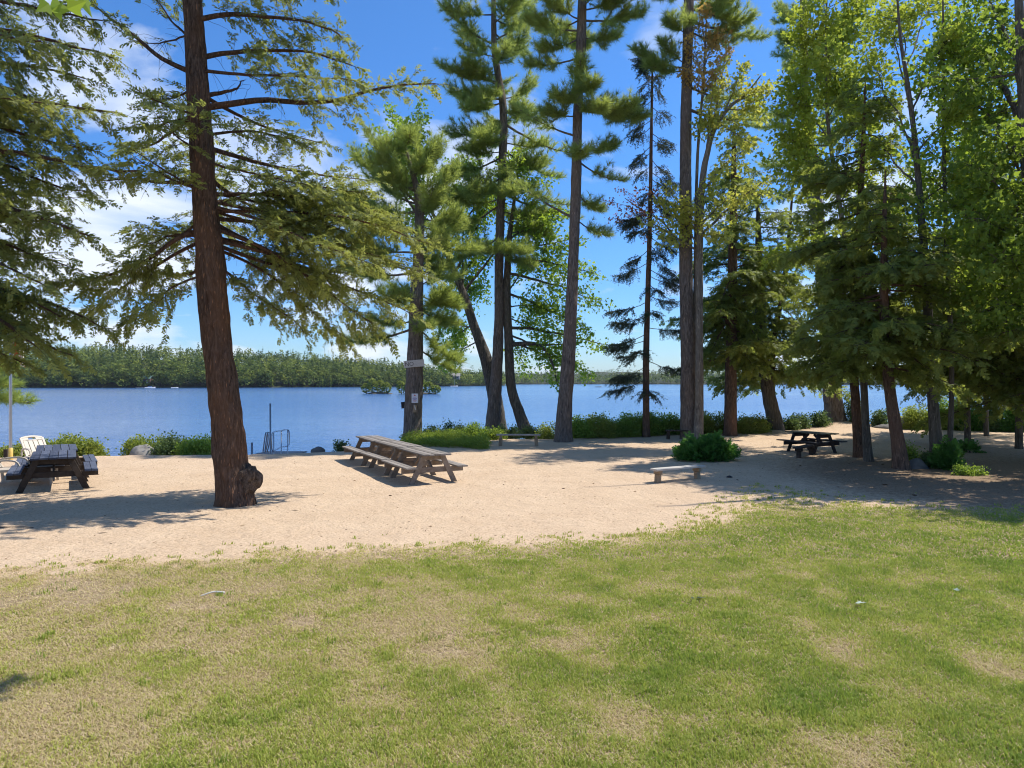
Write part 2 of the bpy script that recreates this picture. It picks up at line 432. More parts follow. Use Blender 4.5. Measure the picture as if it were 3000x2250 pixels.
# ------------------------------------------------------------------ ground
LAWN = np.array([(-1500, 1790), (-600, 1720), (0, 1673), (170, 1668), (340, 1652), (520, 1642), (680, 1624), (950, 1614), (1220, 1600), (1490, 1590), (1760, 1582), (1966, 1567), (2090, 1545), (2160, 1508), (2224, 1482), (2440, 1477), (2700, 1490), (3000, 1494), (3600, 1500), (6000, 1500)], float)
def crest(X):
    return np.interp(X, [-80, -17, -13, -9, -6.2, -4.6, -1.5, 2.4, 6.5, 10, 14.6, 19.3, 22, 27, 40, 120], [22, 23.6, 24.3, 24.6, 25.6, 30.4, 31.4, 31.2, 34.2, 35.5, 38.2, 41.2, 39.5, 38.5, 38, 36])
def ground_z(X, Y, detail=True):
    c = crest(X); d = Y-c
    z = np.where(d < 0, 0, -np.minimum(d*.75, 1.2)-np.clip(d-1.6, 0, 30)*.25)
    z = np.maximum(z, -4.)
    k = np.exp(-np.abs(d+.3)/.8)*.04
    z = z+k*(d < .6)
    if detail:
        z = z+.05*(noise2(X*.35+40, Y*.35+40, 5, 2)-.5)*np.clip(-d/2+.3, .1, 1)+.034*(noise2(X*1.7+90, Y*1.7+60, 9, 3)-.5)
    # root mounds under the big shoreline trees
    for (x, y, h, s) in ((18.4, 39.6, .35, 1.6), (13.2, 35.4, .12, 1.), (9.9, 21.2, .05, 1.2)):
        z = z+h*np.exp(-((X-x)**2+(Y-y)**2)/s**2)
    return z
def lawn_g(X, Y):
    """metres inside the lawn (positive) or out on the sand (negative)"""
    Yc = np.maximum(Y, .8); px = HX+X/Yc*F
    b = np.interp(px, LAWN[:, 0], LAWN[:, 1]); Db = ZC*F/(b-HY)
    return Db-Y
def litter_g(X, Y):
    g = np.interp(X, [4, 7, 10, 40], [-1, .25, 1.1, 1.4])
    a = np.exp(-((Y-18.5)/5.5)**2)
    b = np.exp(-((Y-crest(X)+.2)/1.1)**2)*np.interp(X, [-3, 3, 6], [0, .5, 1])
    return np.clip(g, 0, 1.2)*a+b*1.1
def axis(lo, hi, step, far0, far1, k=26):
    m = np.arange(lo, hi+1e-6, step)
    g = np.geomspace(step, 1, 8)
    a = lo-(np.geomspace(1, 1+lo-far0, k)-1)[1:][::-1]; b = hi+(np.geomspace(1, 1+far1-hi, k)-1)[1:]
    return np.r_[a, m, b]
gx = axis(-22, 32, .14, -3000, 3000); gy = axis(3, 44, .14, -400, 4000)
X, Y = np.meshgrid(gx, gy)
Z = ground_z(X, Y)
mb = MB(); nx, ny = len(gx), len(gy)
i = np.arange(ny-1)[:, None]*nx+np.arange(nx-1)[None]
mb.add(np.stack([X, Y, Z], -1).reshape(-1, 3), [np.stack([i, i+1, i+nx+1, i+nx], -1).reshape(-1, 4)],
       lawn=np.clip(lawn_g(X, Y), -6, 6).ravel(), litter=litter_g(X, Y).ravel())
m, nt, out = newmat('ground'); pv = posvec(nt)
la = N(nt, 'ShaderNodeAttribute', attribute_name='lawn').outputs['Fac']; li = N(nt, 'ShaderNodeAttribute', attribute_name='litter').outputs['Fac']
n1 = noise(nt, pv, .9, 5, .6); n2 = noise(nt, pv, 7., 5, .6); n3 = noise(nt, pv, 90., 3, .7); n4 = noise(nt, posvec(nt, (1, 1.6, 1)), 22., 4, .65)
sand = ramp(nt, n1, [(.3, (.565, .415, .278)), (.7, (.65, .492, .338))])
sand = mixc(nt, ramp(nt, n4, [(.36, (1, 1, 1)), (.5, (0, 0, 0))]), sand, (.40, .28, .175))
sand = mixc(nt, ramp(nt, n3, [(.3, (.8, .8, .8)), (.45, (0, 0, 0))]), sand, (.36, .26, .17))
sand = mixc(nt, ramp(nt, n3, [(.64, (0, 0, 0)), (.74, (.5, .5, .5))]), sand, (.74, .62, .48))
vo = N(nt, 'ShaderNodeTexVoronoi'); vo.inputs['Scale'].default_value = 3.2; nt.links.new(pv, vo.inputs['Vector'])
sand = mixc(nt, ramp(nt, vo.outputs['Distance'], [(.05, (1, 1, 1)), (.085, (0, 0, 0))]), sand, (.13, .085, .05))
soil = ramp(nt, n4, [(.3, (.2, .145, .085)), (.55, (.37, .28, .17)), (.75, (.5, .395, .26))])
litc = ramp(nt, n4, [(.3, (.085, .055, .033)), (.5, (.2, .13, .08)), (.7, (.34, .25, .16))])  # needle litter browns, also darkened to deepen the shade below the trees
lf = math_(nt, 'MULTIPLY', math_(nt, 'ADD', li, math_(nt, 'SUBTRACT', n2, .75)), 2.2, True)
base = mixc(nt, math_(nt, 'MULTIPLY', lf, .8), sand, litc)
gf = math_(nt, 'ADD', math_(nt, 'MULTIPLY', la, 1.1), math_(nt, 'ADD', math_(nt, 'MULTIPLY', math_(nt, 'SUBTRACT', n2, .5), 2.4), math_(nt, 'MULTIPLY', math_(nt, 'SUBTRACT', n1, .5), 1.4)))
base = mixc(nt, ramp(nt, gf, [(.15, (0, 0, 0)), (.75, (1, 1, 1))]), base, soil)
foot = noise(nt, pv, 3.4, 4, .6, .4)
hh = math_(nt, 'ADD', math_(nt, 'MULTIPLY', foot, 1.), math_(nt, 'ADD', math_(nt, 'MULTIPLY', n4, .35), math_(nt, 'MULTIPLY', n3, .12)))
principled(nt, out, base, .95, .1, bump(nt, hh, .9, .075))
GROUND = tag(mb.build('ground', m), kind='structure')
for p in GROUND.data.polygons: pass
GROUND.data.shade_smooth()

# ------------------------------------------------------------------ lake
m, nt, out = newmat('lake water')
pv = posvec(nt, (.4, 1.9, 1)); pv2 = posvec(nt, (.04, .16, 1)); pv3 = posvec(nt, (.004, .022, 1))
a = noise(nt, pv, 1.7, 3, .5, .3); b = noise(nt, pv2, 1.6, 4, .6); c = noise(nt, pv3, 1., 4, .55, .4)
patch = ramp(nt, c, [(.38, (.35, .35, .35)), (.62, (1, 1, 1))])
hgt = math_(nt, 'MULTIPLY', math_(nt, 'ADD', a, math_(nt, 'MULTIPLY', b, 1.2)), patch)
nb = bump(nt, hgt, .6, .25)
p = principled(nt, out, (.04, .13, .33), .12, .32, nb); p.inputs['IOR'].default_value = 1.33
mb = MB(); gx2 = axis(-60, 80, 10, -4000, 4000, 14); gy2 = axis(20, 300, 10, -100, 5000, 14)
mb = MB(); mb.add([(-4000, 15, LAKE), (4000, 15, LAKE), (4000, 5000, LAKE), (-4000, 5000, LAKE)], [np.array([[0, 1, 2, 3]])])
tag(mb.build('lake', m), kind='structure')

# ------------------------------------------------------------------ far hills and woods
def hill(name, az_px, shore, top_px, ridge_gap, mat, tree=12.):
    """land behind a shoreline: photo columns -> distance of the shore, height of the wooded ridge line"""
    pxs = np.linspace(az_px[0], az_px[-1], 120)
    Dn = np.interp(pxs, az_px, shore); tp = np.interp(pxs, az_px, top_px)+(noise2(pxs*.012+50, pxs*0+30, 17, 3)-.5)*14
    rows = np.linspace(0, 1, 14); V = []
    for t in rows:
        D = Dn+ridge_gap*t; zr = ZC+(HY-tp)/F*(Dn+ridge_gap)-tree
        z = LAKE-1.2+np.minimum(1, t*14)*2.4+(np.maximum(zr, 2)-1.2)*(t**.8)
        V.append(np.stack([(pxs-HX)/F*D, D, z], -1))
    D = Dn+ridge_gap*2.; V.append(np.stack([(pxs-HX)/F*D, D, np.full(120, -6.)], -1))
    V = np.array(V); n = len(V); i = np.arange(n-1)[:, None]*120+np.arange(119)[None]
    mb = MB(); mb.add(V.reshape(-1, 3), [np.stack([i, i+1, i+121, i+120], -1).reshape(-1, 4)])
    o = tag(mb.build(name, mat), kind='structure'); o.data.shade_smooth()
    def sample(px, t):
        fi = np.interp(px, pxs, np.arange(120)); ft = np.interp(t, rows, np.arange(14))
        i0 = np.minimum(fi.astype(int), 118); j0 = np.minimum(ft.astype(int), 12); u = (fi-i0)[:, None]; v = (ft-j0)[:, None]
        return (V[j0, i0]*(1-u)+V[j0, i0+1]*u)*(1-v)+(V[j0+1, i0]*(1-u)+V[j0+1, i0+1]*u)*v
    return sample
def wood(name, label, O, H, W, tint, conifer, quads, mat, r):
    """many small trees of leaf clumps, far away: one mass"""
    m = len(O); T = np.repeat(np.arange(m), quads); k = len(T)
    u = r.random(k)**.8; a = r.uniform(0, 2*PI, k); con = conifer[T]; lowf = .25 if m > 1 else .03
    prof = np.where(con, (.1+.9*(1-u)**.8)*(.55+.45*np.sin(u*26+T)), np.sqrt(np.maximum(0, 1-(u*2-1)**2))*.95)
    zf = np.where(con, .12+.88*u, lowf+(.97-lowf)*u)
    rr = prof*(.55+.45*np.sqrt(r.random(k)))*W[T]
    c = O[T]+np.stack([rr*np.cos(a), rr*np.sin(a), zf*H[T]], -1)
    s = (W[T]*np.where(con, .31, .30))*r.uniform(.6, 1.3, k)
    d = unit(np.stack([np.cos(a), np.sin(a), np.where(con, -.25, .35)+r.normal(0, .4, k)], -1)+r.normal(0, .25, (k, 3)))
    n = unit(UP+r.normal(0, .45, (k, 3))); b = unit(np.cross(n, d))
    V = np.stack([c-d*s[:, None]*.5, c+b*s[:, None]*.5, c+d*s[:, None]*.8, c-b*s[:, None]*.5], 1).reshape(-1, 3)
    mb = MB(); mb.add(V, [np.arange(4*k).reshape(-1, 4)], tint=np.repeat(np.clip(tint[T]+r.normal(0, .06, k), 0, 1), 4))
    for q in range(0, m):
        if r.random() < .35:
            tube(mb_tr, np.array([O[q]-UP, O[q]+UP*H[q]*.6]), np.array([.22, .1]), 4, cap=False)
    return mb
def m_wood_far(name, cols):
    m, nt, out = newmat(name)
    t = N(nt, 'ShaderNodeAttribute', attribute_name='tint').outputs['Fac']
    c = ramp(nt, t, [(i/(len(cols)-1), x) for i, x in enumerate(cols)])
    p = principled(nt, out, c, .8, .1)
    tl = N(nt, 'ShaderNodeBsdfTranslucent'); nt.links.new(c, tl.inputs[0])
    mx = N(nt, 'ShaderNodeMixShader'); mx.inputs[0].default_value = .35
    nt.links.new(p.outputs[0], mx.inputs[1]); nt.links.new(tl.outputs[0], mx.inputs[2]); nt.links.new(mx.outputs[0], out.inputs[0])
    return m
M_FLOOR = m_plain('forest floor', (.05, .055, .025), .95, .1, 0, .4, .3)
M_FAR = m_wood_far('far wood leaves', [(.055, .095, .028), (.11, .155, .04), (.18, .23, .05), (.29, .32, .065)])
FAR_R = np.random.default_rng(77)
def forest(name, label, hl, n, px0, px1, H, W, quads, tmax=1., edge=.25):
    r = FAR_R; px = r.uniform(px0, px1, n); t = np.where(r.random(n) < edge, r.uniform(.015, .07, n), r.random(n)**1.1*tmax)
    O = hl(px, t); con = r.random(n) < np.where(t < .08, .25, .6)
    h = H*np.where(r.random(n) < .12, 1.25, 1)*r.uniform(.6, 1.15, n)*np.where(t < .06, .75, 1); wd = W*r.uniform(.65, 1.3, n)*np.where(con, .9, 1.2)
    tint = np.clip(np.where(con, .2, .62)+r.normal(0, .24, n)-.25*(r.random(n) < .2), 0, 1)  # some trees toned darker to stand for shadowed gaps between crowns
    global mb_tr; mb_tr = MB()
    mb = wood(name, label, O, h, wd, tint, con, quads, M_FAR, r)
    if mb_tr.n:
        mb.merge(mb_tr, 1)
    return tag(mb.build(name, [M_FAR, M_BARKD]), label, 'woods', kind='stuff')
M_BARKD = m_plain('dark bark', (.06, .045, .035), .9, .1, 0, .3, 4)
h1 = hill('hill', [-1500, -600, 0, 300, 600, 800, 1000, 1150, 1300, 1420, 1480], [440, 440, 462, 462, 468, 480, 520, 560, 610, 680, 740],
          [1035, 1022, 1012, 1010, 1022, 1032, 1046, 1058, 1082, 1100, 1122], 240., M_FLOOR)
h2 = hill('hill', [1200, 1480, 1600, 1760, 1900, 2100, 2400, 3000, 4500], [1000, 1030, 1060, 1120, 1080, 1000, 900, 800, 700],
          [1098, 1094, 1095, 1094, 1092, 1086, 1080, 1070, 1070], 320., M_FLOOR)
h3 = hill('hill', [900, 1450, 1620, 1800, 1950, 2200, 3000], [2300]*7, [1098, 1093, 1084, 1079, 1086, 1090, 1088], 500., M_FLOOR)
forest('far_woods', 'green wooded hillside across the lake behind the leaning hemlock', h1, 4600, -600, 1480, 14, 3.2, 56, edge=.22)
forest('far_woods', 'low bluish wooded shore across the lake between the pine trunks', h2, 1500, 1380, 3300, 15, 5., 30, .6)
forest('far_woods', 'pale distant wooded ridge beyond the low bluish shore', h3, 900, 1300, 2600, 16, 9., 16, 1., .1)

# ------------------------------------------------------------------ picnic tables and benches
W_GREY = m_wood('weathered wood', (.085, .07, .058), (.30, .265, .23), (2.5, 34, 34))
W_GREYS = m_wood('weathered leg wood', (.10, .072, .052), (.29, .235, .185), (9, 9, 9))
W_BLUE = m_wood('blue grey shade tinted wood', (.02, .026, .046), (.10, .115, .16), (2.5, 30, 30))  # weathered blue grey, darkened so the table's shade sits in its colour
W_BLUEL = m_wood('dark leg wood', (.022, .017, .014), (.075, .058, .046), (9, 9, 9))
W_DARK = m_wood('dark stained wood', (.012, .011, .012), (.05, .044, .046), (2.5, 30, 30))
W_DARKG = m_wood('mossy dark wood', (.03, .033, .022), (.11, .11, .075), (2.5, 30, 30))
W_PALE = m_wood('pale bench wood', (.26, .225, .185), (.56, .52, .46), (2.5, 34, 34))
W_TAN = m_wood('tan post wood', (.17, .115, .07), (.36, .27, .18), (9, 9, 9))
tbr = np.random.default_rng(21)
def picnic_table(label, group, L, W, H, loc, rz, m_top, m_seat, m_leg, hs=.44):
    t = thing('picnic_table', label, 'picnic table', (0, 0, 0), group=group)
    mb = MB(); n = 5; pw = W/n
    for k in range(n):
        y = -W/2+pw*(k+.5); e = tbr.uniform(-.012, .012, 2)
        obox(mb, (-L/2+e[0], y, H-.019+tbr.uniform(-.003, .003)), (L/2+e[1], y+tbr.uniform(-.004, .004), H-.019+tbr.uniform(-.003, .003)), pw-.011, .038)
    mb.build('tabletop', m_top, t)
    so_ = W/2+.30
    for s in (-1, 1):
        mb = MB()
        for k in range(2):
            y = s*(so_+.14*(k-.5)); e = tbr.uniform(-.01, .01, 2)
            obox(mb, (-L/2+e[0], y, hs-.019), (L/2+e[1], y, hs-.019+tbr.uniform(-.004, .004)), .132, .038)
        mb.build('seat', m_seat, t)
    for s in (-1, 1):
        x = s*(L/2-.32)
        for q in (-1, 1):
            mb = MB(); obox(mb, (x, q*(W*.5-.14), H-.045), (x, q*(W*.5+.22), -.04), .042, .135, (0, 1, .3)); mb.build('leg', m_leg, t)
        mb = MB(); obox(mb, (x-s*.044, -W/2+.03, H-.107), (x-s*.044, W/2-.03, H-.107), .042, .135); mb.build('top_beam', m_leg, t)
        mb = MB(); obox(mb, (x-s*.044, -so_-.15, hs-.108), (x-s*.044, so_+.15, hs-.108), .042, .135); mb.build('seat_beam', m_leg, t)
        mb = MB(); obox(mb, (x-s*.07, 0, hs-.1), (s*.12, 0, H-.07), .09, .042, (0, 1, 0)); mb.build('brace', m_leg, t)
    t.location = loc; t.rotation_euler = (0, 0, rz)
    return t
GRP = 'weathered picnic tables set end to end on the sand'
def along(p, d, s): return (p[0]+d[0]*s, p[1]+d[1]*s, 0)
d = np.array([-.45, .89]); d = d/np.linalg.norm(d); az = math.atan2(d[1], d[0])
nrm = np.array([d[1], -d[0]])
c0 = np.array([-2.16, 17.44])+nrm*.37
LT = 2.2
pc = picnic_table('weathered grey picnic table closest to the lawn in the row of three', GRP, LT-.03, .74, .75, (*(c0+d*LT*.5), 0), az, W_GREY, W_GREY, W_GREYS)
p2 = dup(pc, (*(c0+d*(LT*1.5)+nrm*.02), .01), az+.012, 'weathered grey picnic table joining the two others in the middle of the row')
p3 = dup(pc, (*(c0+d*(LT*2.5)-nrm*.02), .015), az-.015, 'weathered grey picnic table at the lake end of the row of three')
GRP = 'dark blue grey picnic tables by the white loungers'
d = np.array([-.53, .85]); d = d/np.linalg.norm(d); az = math.atan2(d[1], d[0]); nrm = np.array([d[1], -d[0]])
c0 = np.array([-11.0, 16.2])+nrm*.46
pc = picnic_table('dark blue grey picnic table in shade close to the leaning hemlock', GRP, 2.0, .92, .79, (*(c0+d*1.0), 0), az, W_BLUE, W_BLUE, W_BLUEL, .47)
dup(pc, (*(c0+d*3.05+nrm*.03), .0), az+.02, 'sunlit grey picnic table pushed against the lake end of the dark blue grey one')
d = np.array([-.45, .89]); d = d/np.linalg.norm(d); az = math.atan2(d[1], d[0]); nrm = np.array([d[1], -d[0]])
c0 = np.array([10.85, 24.7])+nrm*.36
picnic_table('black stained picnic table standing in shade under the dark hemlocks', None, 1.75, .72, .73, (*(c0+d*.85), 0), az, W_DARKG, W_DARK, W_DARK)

def bench(label, A, B, width, hs, hleg, m_seat, m_leg, legs, group='low plank benches on the beach'):
    """A, B: seat ends on the ground plan; legs: pairs of posts"""
    A = np.array(A, float); B = np.array(B, float); c = (A+B)/2; L = np.linalg.norm(B-A); az = math.atan2(*(B-A)[::-1])
    t = thing('plank_bench', label, 'bench', (0, 0, 0), group=group)
    mb = MB(); obox(mb, (-L/2, -width*.27, hs-.025), (L/2, -width*.26, hs-.022), width*.5, .05); obox(mb, (-L/2+.03, width*.26, hs-.022), (L/2-.02, width*.27, hs-.026), width*.49, .05)
    mb.build('seat', m_seat, t)
    for s in (-1, 1):
        x = s*L*legs
        mb = MB(); obox(mb, (x, -width*.42, hs-.1), (x, width*.42, hs-.1), .09, .095); mb.build('seat_beam', m_leg, t)
        mb = MB(); obox(mb, (x, 0, hs-.148), (x+s*.02, 0, -.08), .14, .13, (0, 1, 0)); mb.build('leg', m_leg, t)
    t.location = (c[0], c[1], 0); t.rotation_euler = (0, 0, az); return t
g1 = G(1482, 1307); g2 = G(1575, 1306)
bench('grey plank bench below the dark maple trunk by the lake', (-.62, 28.3), (1.13, 28.2), .3, .46, .4, m_wood('grey bench wood', (.2, .16, .14), (.42, .36, .31), (2.5, 34, 34)), W_TAN, .4)
bench('sunlit whitish plank bench alone on the open sand', (3.55, 17.9), (5.0, 18.75), .28, .35, .3, W_PALE, W_TAN, .4)
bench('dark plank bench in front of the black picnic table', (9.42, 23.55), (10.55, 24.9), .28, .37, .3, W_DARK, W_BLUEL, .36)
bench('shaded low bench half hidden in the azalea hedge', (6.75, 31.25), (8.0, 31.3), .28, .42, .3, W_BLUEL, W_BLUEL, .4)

# ------------------------------------------------------------------ white plastic loungers
M_PLAST = m_plain('white plastic', (.50, .44, .36), .45, .4, 0, .04, 3)
def lounger(label, loc, rz, back=62):
    t = thing('sun_lounger', label, 'lounger', (0, 0, 0), group='white plastic sun loungers')
    mb = MB()
    for k in range(5): obox(mb, (0, -.24+.12*k, .36), (1.25, -.24+.12*k, .36), .095, .03)
    for s in (-1, 1): obox(mb, (-.05, s*.325, .35), (1.3, s*.325, .35), .05, .07)
    obox(mb, (1.3, -.35, .35), (1.3, .35, .35), .05, .07); obox(mb, (-.03, -.3, .35), (-.03, .3, .35), .05, .05)
    mb.build('seat', M_PLAST, t)
    mb = MB(); a = math.radians(back); u = np.array([-math.cos(a), 0, math.sin(a)]); nv = np.array([math.sin(a), 0, math.cos(a)]); o0 = np.array([-.02, 0, .37])
    for k in range(4): obox(mb, o0+u*.04+np.array([0, -.195+.13*k, 0]), o0+u*.6+np.array([0, -.195+.13*k, 0]), .112, .02, nv)
    for s in (-1, 1):
        e = o0+np.array([0, s*.29, 0]); obox(mb, e, e+u*.7, .06, .045, nv)
    for (y0, y1, h0) in ((-.26, -.1, .655), (.1, .26, .655)): obox(mb, o0+u*h0+np.array([0, y0, 0]), o0+u*h0+np.array([0, y1, 0]), .13, .03, nv)
    arc = [o0+u*(.70+.05*math.sin(q*PI))+np.array([0, -.28+.56*q, 0]) for q in np.linspace(0, 1, 9)]
    for q in range(8): obox(mb, arc[q], arc[q+1], .06, .045, nv)
    obox(mb, o0+u*.605+np.array([0, -.26, 0]), o0+u*.605+np.array([0, .26, 0]), .04, .03, nv)
    mb.build('backrest', M_PLAST, t)
    for s in (-1, 1):
        mb = MB(); y = s*.39
        pts = spline([(-.12, y, .4), (-.1, y, .56), (.1, y, .61), (.38, y, .6), (.5, y, .5), (.56, y, .18), (.6, y, -.02)], 22)
        for q in range(21): obox(mb, pts[q], pts[q+1]+(pts[q+1]-pts[q])*.1, .055, .04, (0, 1, 0) if q > 14 or q < 4 else UP)
        mb.build('armrest', M_PLAST, t)
        for x in (-.05, 1.15):
            mb = MB(); obox(mb, (x, s*.31, .36), (x+.03, s*.33, -.03), .06, .04, (0, 1, 0)); mb.build('leg', M_PLAST, t)
    t.location = loc; t.rotation_euler = (0, 0, rz); return t
lounger('white plastic lounger with its tall backrest rising behind the grey picnic tables', (-14.12, 21.2, -.03), -.62, 47)
lounger('white plastic lounger with curved armrest beside the flagpole, cut off by the frame', (-12.75, 17.7, 0), .35, 55)

# ------------------------------------------------------------------ flagpole, post, dock, marker
M_ALU = m_plain('brushed aluminium', (.42, .43, .46), .35, .5, .8, .1, 8); M_STEEL = m_plain('galvanised steel', (.28, .29, .32), .4, .5, .7, .15, 8)
M_YEL = m_plain('yellow sleeve', (.62, .42, .10), .5, .4, 0, .1, 8)
t = thing('flagpole', 'grey metal flagpole with yellow base beside the shore shrubs', 'flagpole', (*P(31, 1311, 22.8)[:2], 0)); b = np.array(t.location)
mb = MB(); tube(mb, b+np.array([[0, 0, -.3], [0, 0, 2.2], [0, 0, 4.9]]), [.05, .045, .03], 14); mb.build('pole', M_ALU, t, True)
mb = MB(); tube(mb, b+np.array([[0, 0, -.1], [0, 0, .42], [0, 0, .43]]), [.068, .068, .05], 14); mb.build('base_sleeve', M_YEL, t, True)
m, nt, out = newmat('flag cloth'); sxx = N(nt, 'ShaderNodeSeparateXYZ'); nt.links.new(N(nt, 'ShaderNodeTexCoord').outputs['Object'], sxx.inputs[0])
st = math_(nt, 'GREATER_THAN', math_(nt, 'SINE', math_(nt, 'MULTIPLY', sxx.outputs[0], 42.)), 0.)
principled(nt, out, mixc(nt, st, (.75, .72, .7), (.5, .025, .03)), .8, .1)
mb = MB(); gu, gv = np.meshgrid(np.linspace(0, 1, 16), np.linspace(0, 1, 14))
fx = .03+gu*.42+.02*np.sin(gv*7); fy = .07*np.sin(gu*11+gv*2); fz = 4.45-gv*1.1-gu*.35
V = np.stack([fx, fy, fz], -1).reshape(-1, 3)+b; ii = np.arange(13)[:, None]*16+np.arange(15)[None]
mb.add(V, [np.stack([ii, ii+1, ii+17, ii+16], -1).reshape(-1, 4)]); o = mb.build('flag', m, t, True); o.modifiers.new('thick', 'SOLIDIFY').thickness = .004
q = P(19, 1320, 23); mb = MB(); obox(mb, (q[0], q[1], -.1), (q[0], q[1], .36), .13, .13, (0, 1, 0)); tag(mb.build('wooden_post', W_BLUEL, loc=(q[0], q[1], 0)), 'short square brown wooden post beside the flagpole', 'post')

M_DECK = m_wood('dock boards', (.16, .14, .125), (.36, .33, .31), (6, 6, 6))
dz = -.62; dx = -10.65; dy = 29.5
t = thing('dock_gangway', 'metal railed boat dock gangway leading down to the lake', 'dock', (dx, dy, dz)); B = np.array([dx, dy, dz])
mb = MB()
for k in range(26): obox(mb, B+[-.95, -.9+.2*k, -.0-.006*k], B+[.95, -.9+.2*k, -.0-.006*k], .185, .05)
mb.build('deck', M_DECK, t)
def rail(pts, r=.024, sides=8):
    mb = MB(); tube(mb, B+np.array(pts, float), [r]*len(pts), sides); return mb
for s, nm in ((-1, 0), (1, 1)):
    x = s*.98
    lp = spline([(x, -.75, .35), (x, -.88, .5), (x, -.88, .95), (x, -.7, 1.12), (x, .3, 1.12), (x, 1.15, 1.1), (x, 1.35, .95), (x, 1.35, .5), (x, 1.2, .4), (x, .3, .42), (x, -.75, .35)], 50)
    rail(lp).build('handrail', M_ALU, t, True)
    for y in (-.65, .3, 1.15): rail([(x, y, -.5), (x, y, 1.1)]).build('rail_post', M_ALU, t, True)
for px_ in (705, 793):
    q = P(px_, 1250, 31.6)-B
    mb = MB(); tube(mb, B+np.array([[q[0], q[1], -1.4], [q[0]-.02, q[1], 2.2]]), [.04, .04], 8); mb.build('mooring_post', M_STEEL, t, True)
q = P(738, 1290, 29.3)-B; rail([(q[0], q[1], -.5), (q[0], q[1], .66)], .045).build('stub_post', M_STEEL, t, True)
q = P(781, 1290, 33)-B
for k in (0, .25): rail(spline([(q[0]-.2, q[1]+k, -.35), (q[0]-.05, q[1]+k, .75), (q[0]+.06, q[1]+k, .78), (q[0]+.05, q[1]+k, .35), (q[0]-.12, q[1]+k, -.35)], 20), .03).build('ladder_rail', M_STEEL, t, True)
# red and white marker between two dark trunks
q = P(2524, 1250, 44); t = thing('marker_pole', 'red and white marker pole in the water between two dark trunks', 'marker', (q[0], q[1], LAKE))
M_RED = m_plain('red paint', (.5, .05, .035), .5); M_WHT = m_plain('white paint', (.75, .75, .74), .5)
mb = MB(); tube(mb, np.array([[q[0], q[1], LAKE-.5], [q[0], q[1], 1.9]]), [.05, .05], 8); mb.build('pole', M_WHT, t, True)
for z0 in (-.5, .45): mb = MB(); tube(mb, np.array([[q[0], q[1], z0], [q[0], q[1], z0+.5]]), [.056, .056], 8); mb.build('red_band', M_RED, t, True)
# grey chair in the far right thicket
q = P(2990, 1262, 37.2); t = thing('wooden_chair', 'grey wooden lawn chair behind the shore thicket', 'chair', (q[0], q[1], 0), .4)
b = np.array([q[0], q[1], 0.])
mb = MB()
for k in range(5): obox(mb, b+[-.28+.14*k, .25, .3], b+[-.32+.16*k, .55, 1.05], .12, .025, (0, 1, .3))
mb.build('backrest', W_PALE, t)
mb = MB()
for k in range(5): obox(mb, b+[-.3, -.3+.13*k, .38-.02*k], b+[.3, -.3+.13*k, .38-.02*k], .12, .025)
mb.build('seat', W_PALE, t)
for s in (-1, 1):
    mb = MB(); obox(mb, b+[s*.36, -.35, .58], b+[s*.36, .4, .56], .12, .025); mb.build('armrest', W_PALE, t)
    mb = MB(); obox(mb, b+[s*.34, -.3, -.05], b+[s*.34, -.3, .565], .1, .03, (0, 1, 0)); mb.build('leg', W_PALE, t)

# ------------------------------------------------------------------ rocks and small things
M_ROCK = m_plain('granite', (.27, .25, .22), .9, .2, 0, .35, 5); M_ROCKD = m_plain('dark granite', (.14, .13, .12), .9, .2, 0, .35, 4)
def rock(label, c, r, seed, mat, cat='rock'):
    mb = MB(); blob(mb, c, r, seed, .3); tag(mb.build('rock', mat, None, True, (c[0], c[1], c[2])), label, cat)
q = P(418, 1338, 25.2); rock('pale grey boulder with shrub behind it on the sand crest', (q[0], q[1], -.15), (.5, .4, .45), 5, M_ROCK)
q = P(933, 1340, 26.2); rock('rounded brown rock on the sand crest beside the grey picnic tables', (q[0], q[1], -.12), (.3, .25, .27), 9, M_ROCKD)
q = P(2630, 1268, 38.6); rock('grey granite boulder behind the reddish leaning trunk', (q[0]+.2, q[1], -.05), (.72, .6, .72), 12, M_ROCK)
q = P(2590, 1268, 38.2); rock('flat dark rock at the foot of the granite boulder', (q[0], q[1], -.05), (.75, .5, .3), 15, M_ROCKD)
q = G(2137, 1400); rock('small black stone on the shaded sand', (q[0], q[1], .02), (.07, .05, .045), 18, m_plain('black stone', (.02, .02, .024), .8), 'stone')
q = P(2700, 1370, 20.8); rock('dark mossy rock between the reddish trunk and the maple base', (q[0]-.15, q[1], 0), (.32, .28, .3), 21, M_ROCKD)
# fallen leaves and a bleached stick lying on the lawn
M_FLEAF = m_plain('dry pale leaf', (.36, .42, .33), .7, .3, 0, .1, 30); M_STICK = m_plain('bleached stick', (.55, .53, .5), .8, .2, 0, .15, 30)
for (px, py, s, lb) in ((2518, 1777, .055, 'curled pale leaf lying in the middle of the green lawn'), (2803, 1738, .036, 'small white leaf lying on the green lawn, beyond the curled one'), (2052, 1762, .05, 'pale leaf lying next to a tiny dark leaf on the lawn'), (2030, 1763, .035, 'tiny dark green leaf on the lawn next to a pale one')):
    q = G(px, py)+np.array([0, 0, .045]); V, Fs = t_leaves(np.random.default_rng(px), 1, 1.6, 0, 0); V = V-V.mean(0)
    mb = MB(); mb.add(V*[s*1.2, s*1.2, s*.5]+q, Fs); o = mb.build('fallen_leaf', M_FLEAF if px != 2030 else m_plain('dark leaf', (.05, .09, .03)), None, False, q); o.modifiers.new('thick', 'SOLIDIFY').thickness = .002
    tag(o, lb, 'leaf', 'fallen leaves on the lawn')
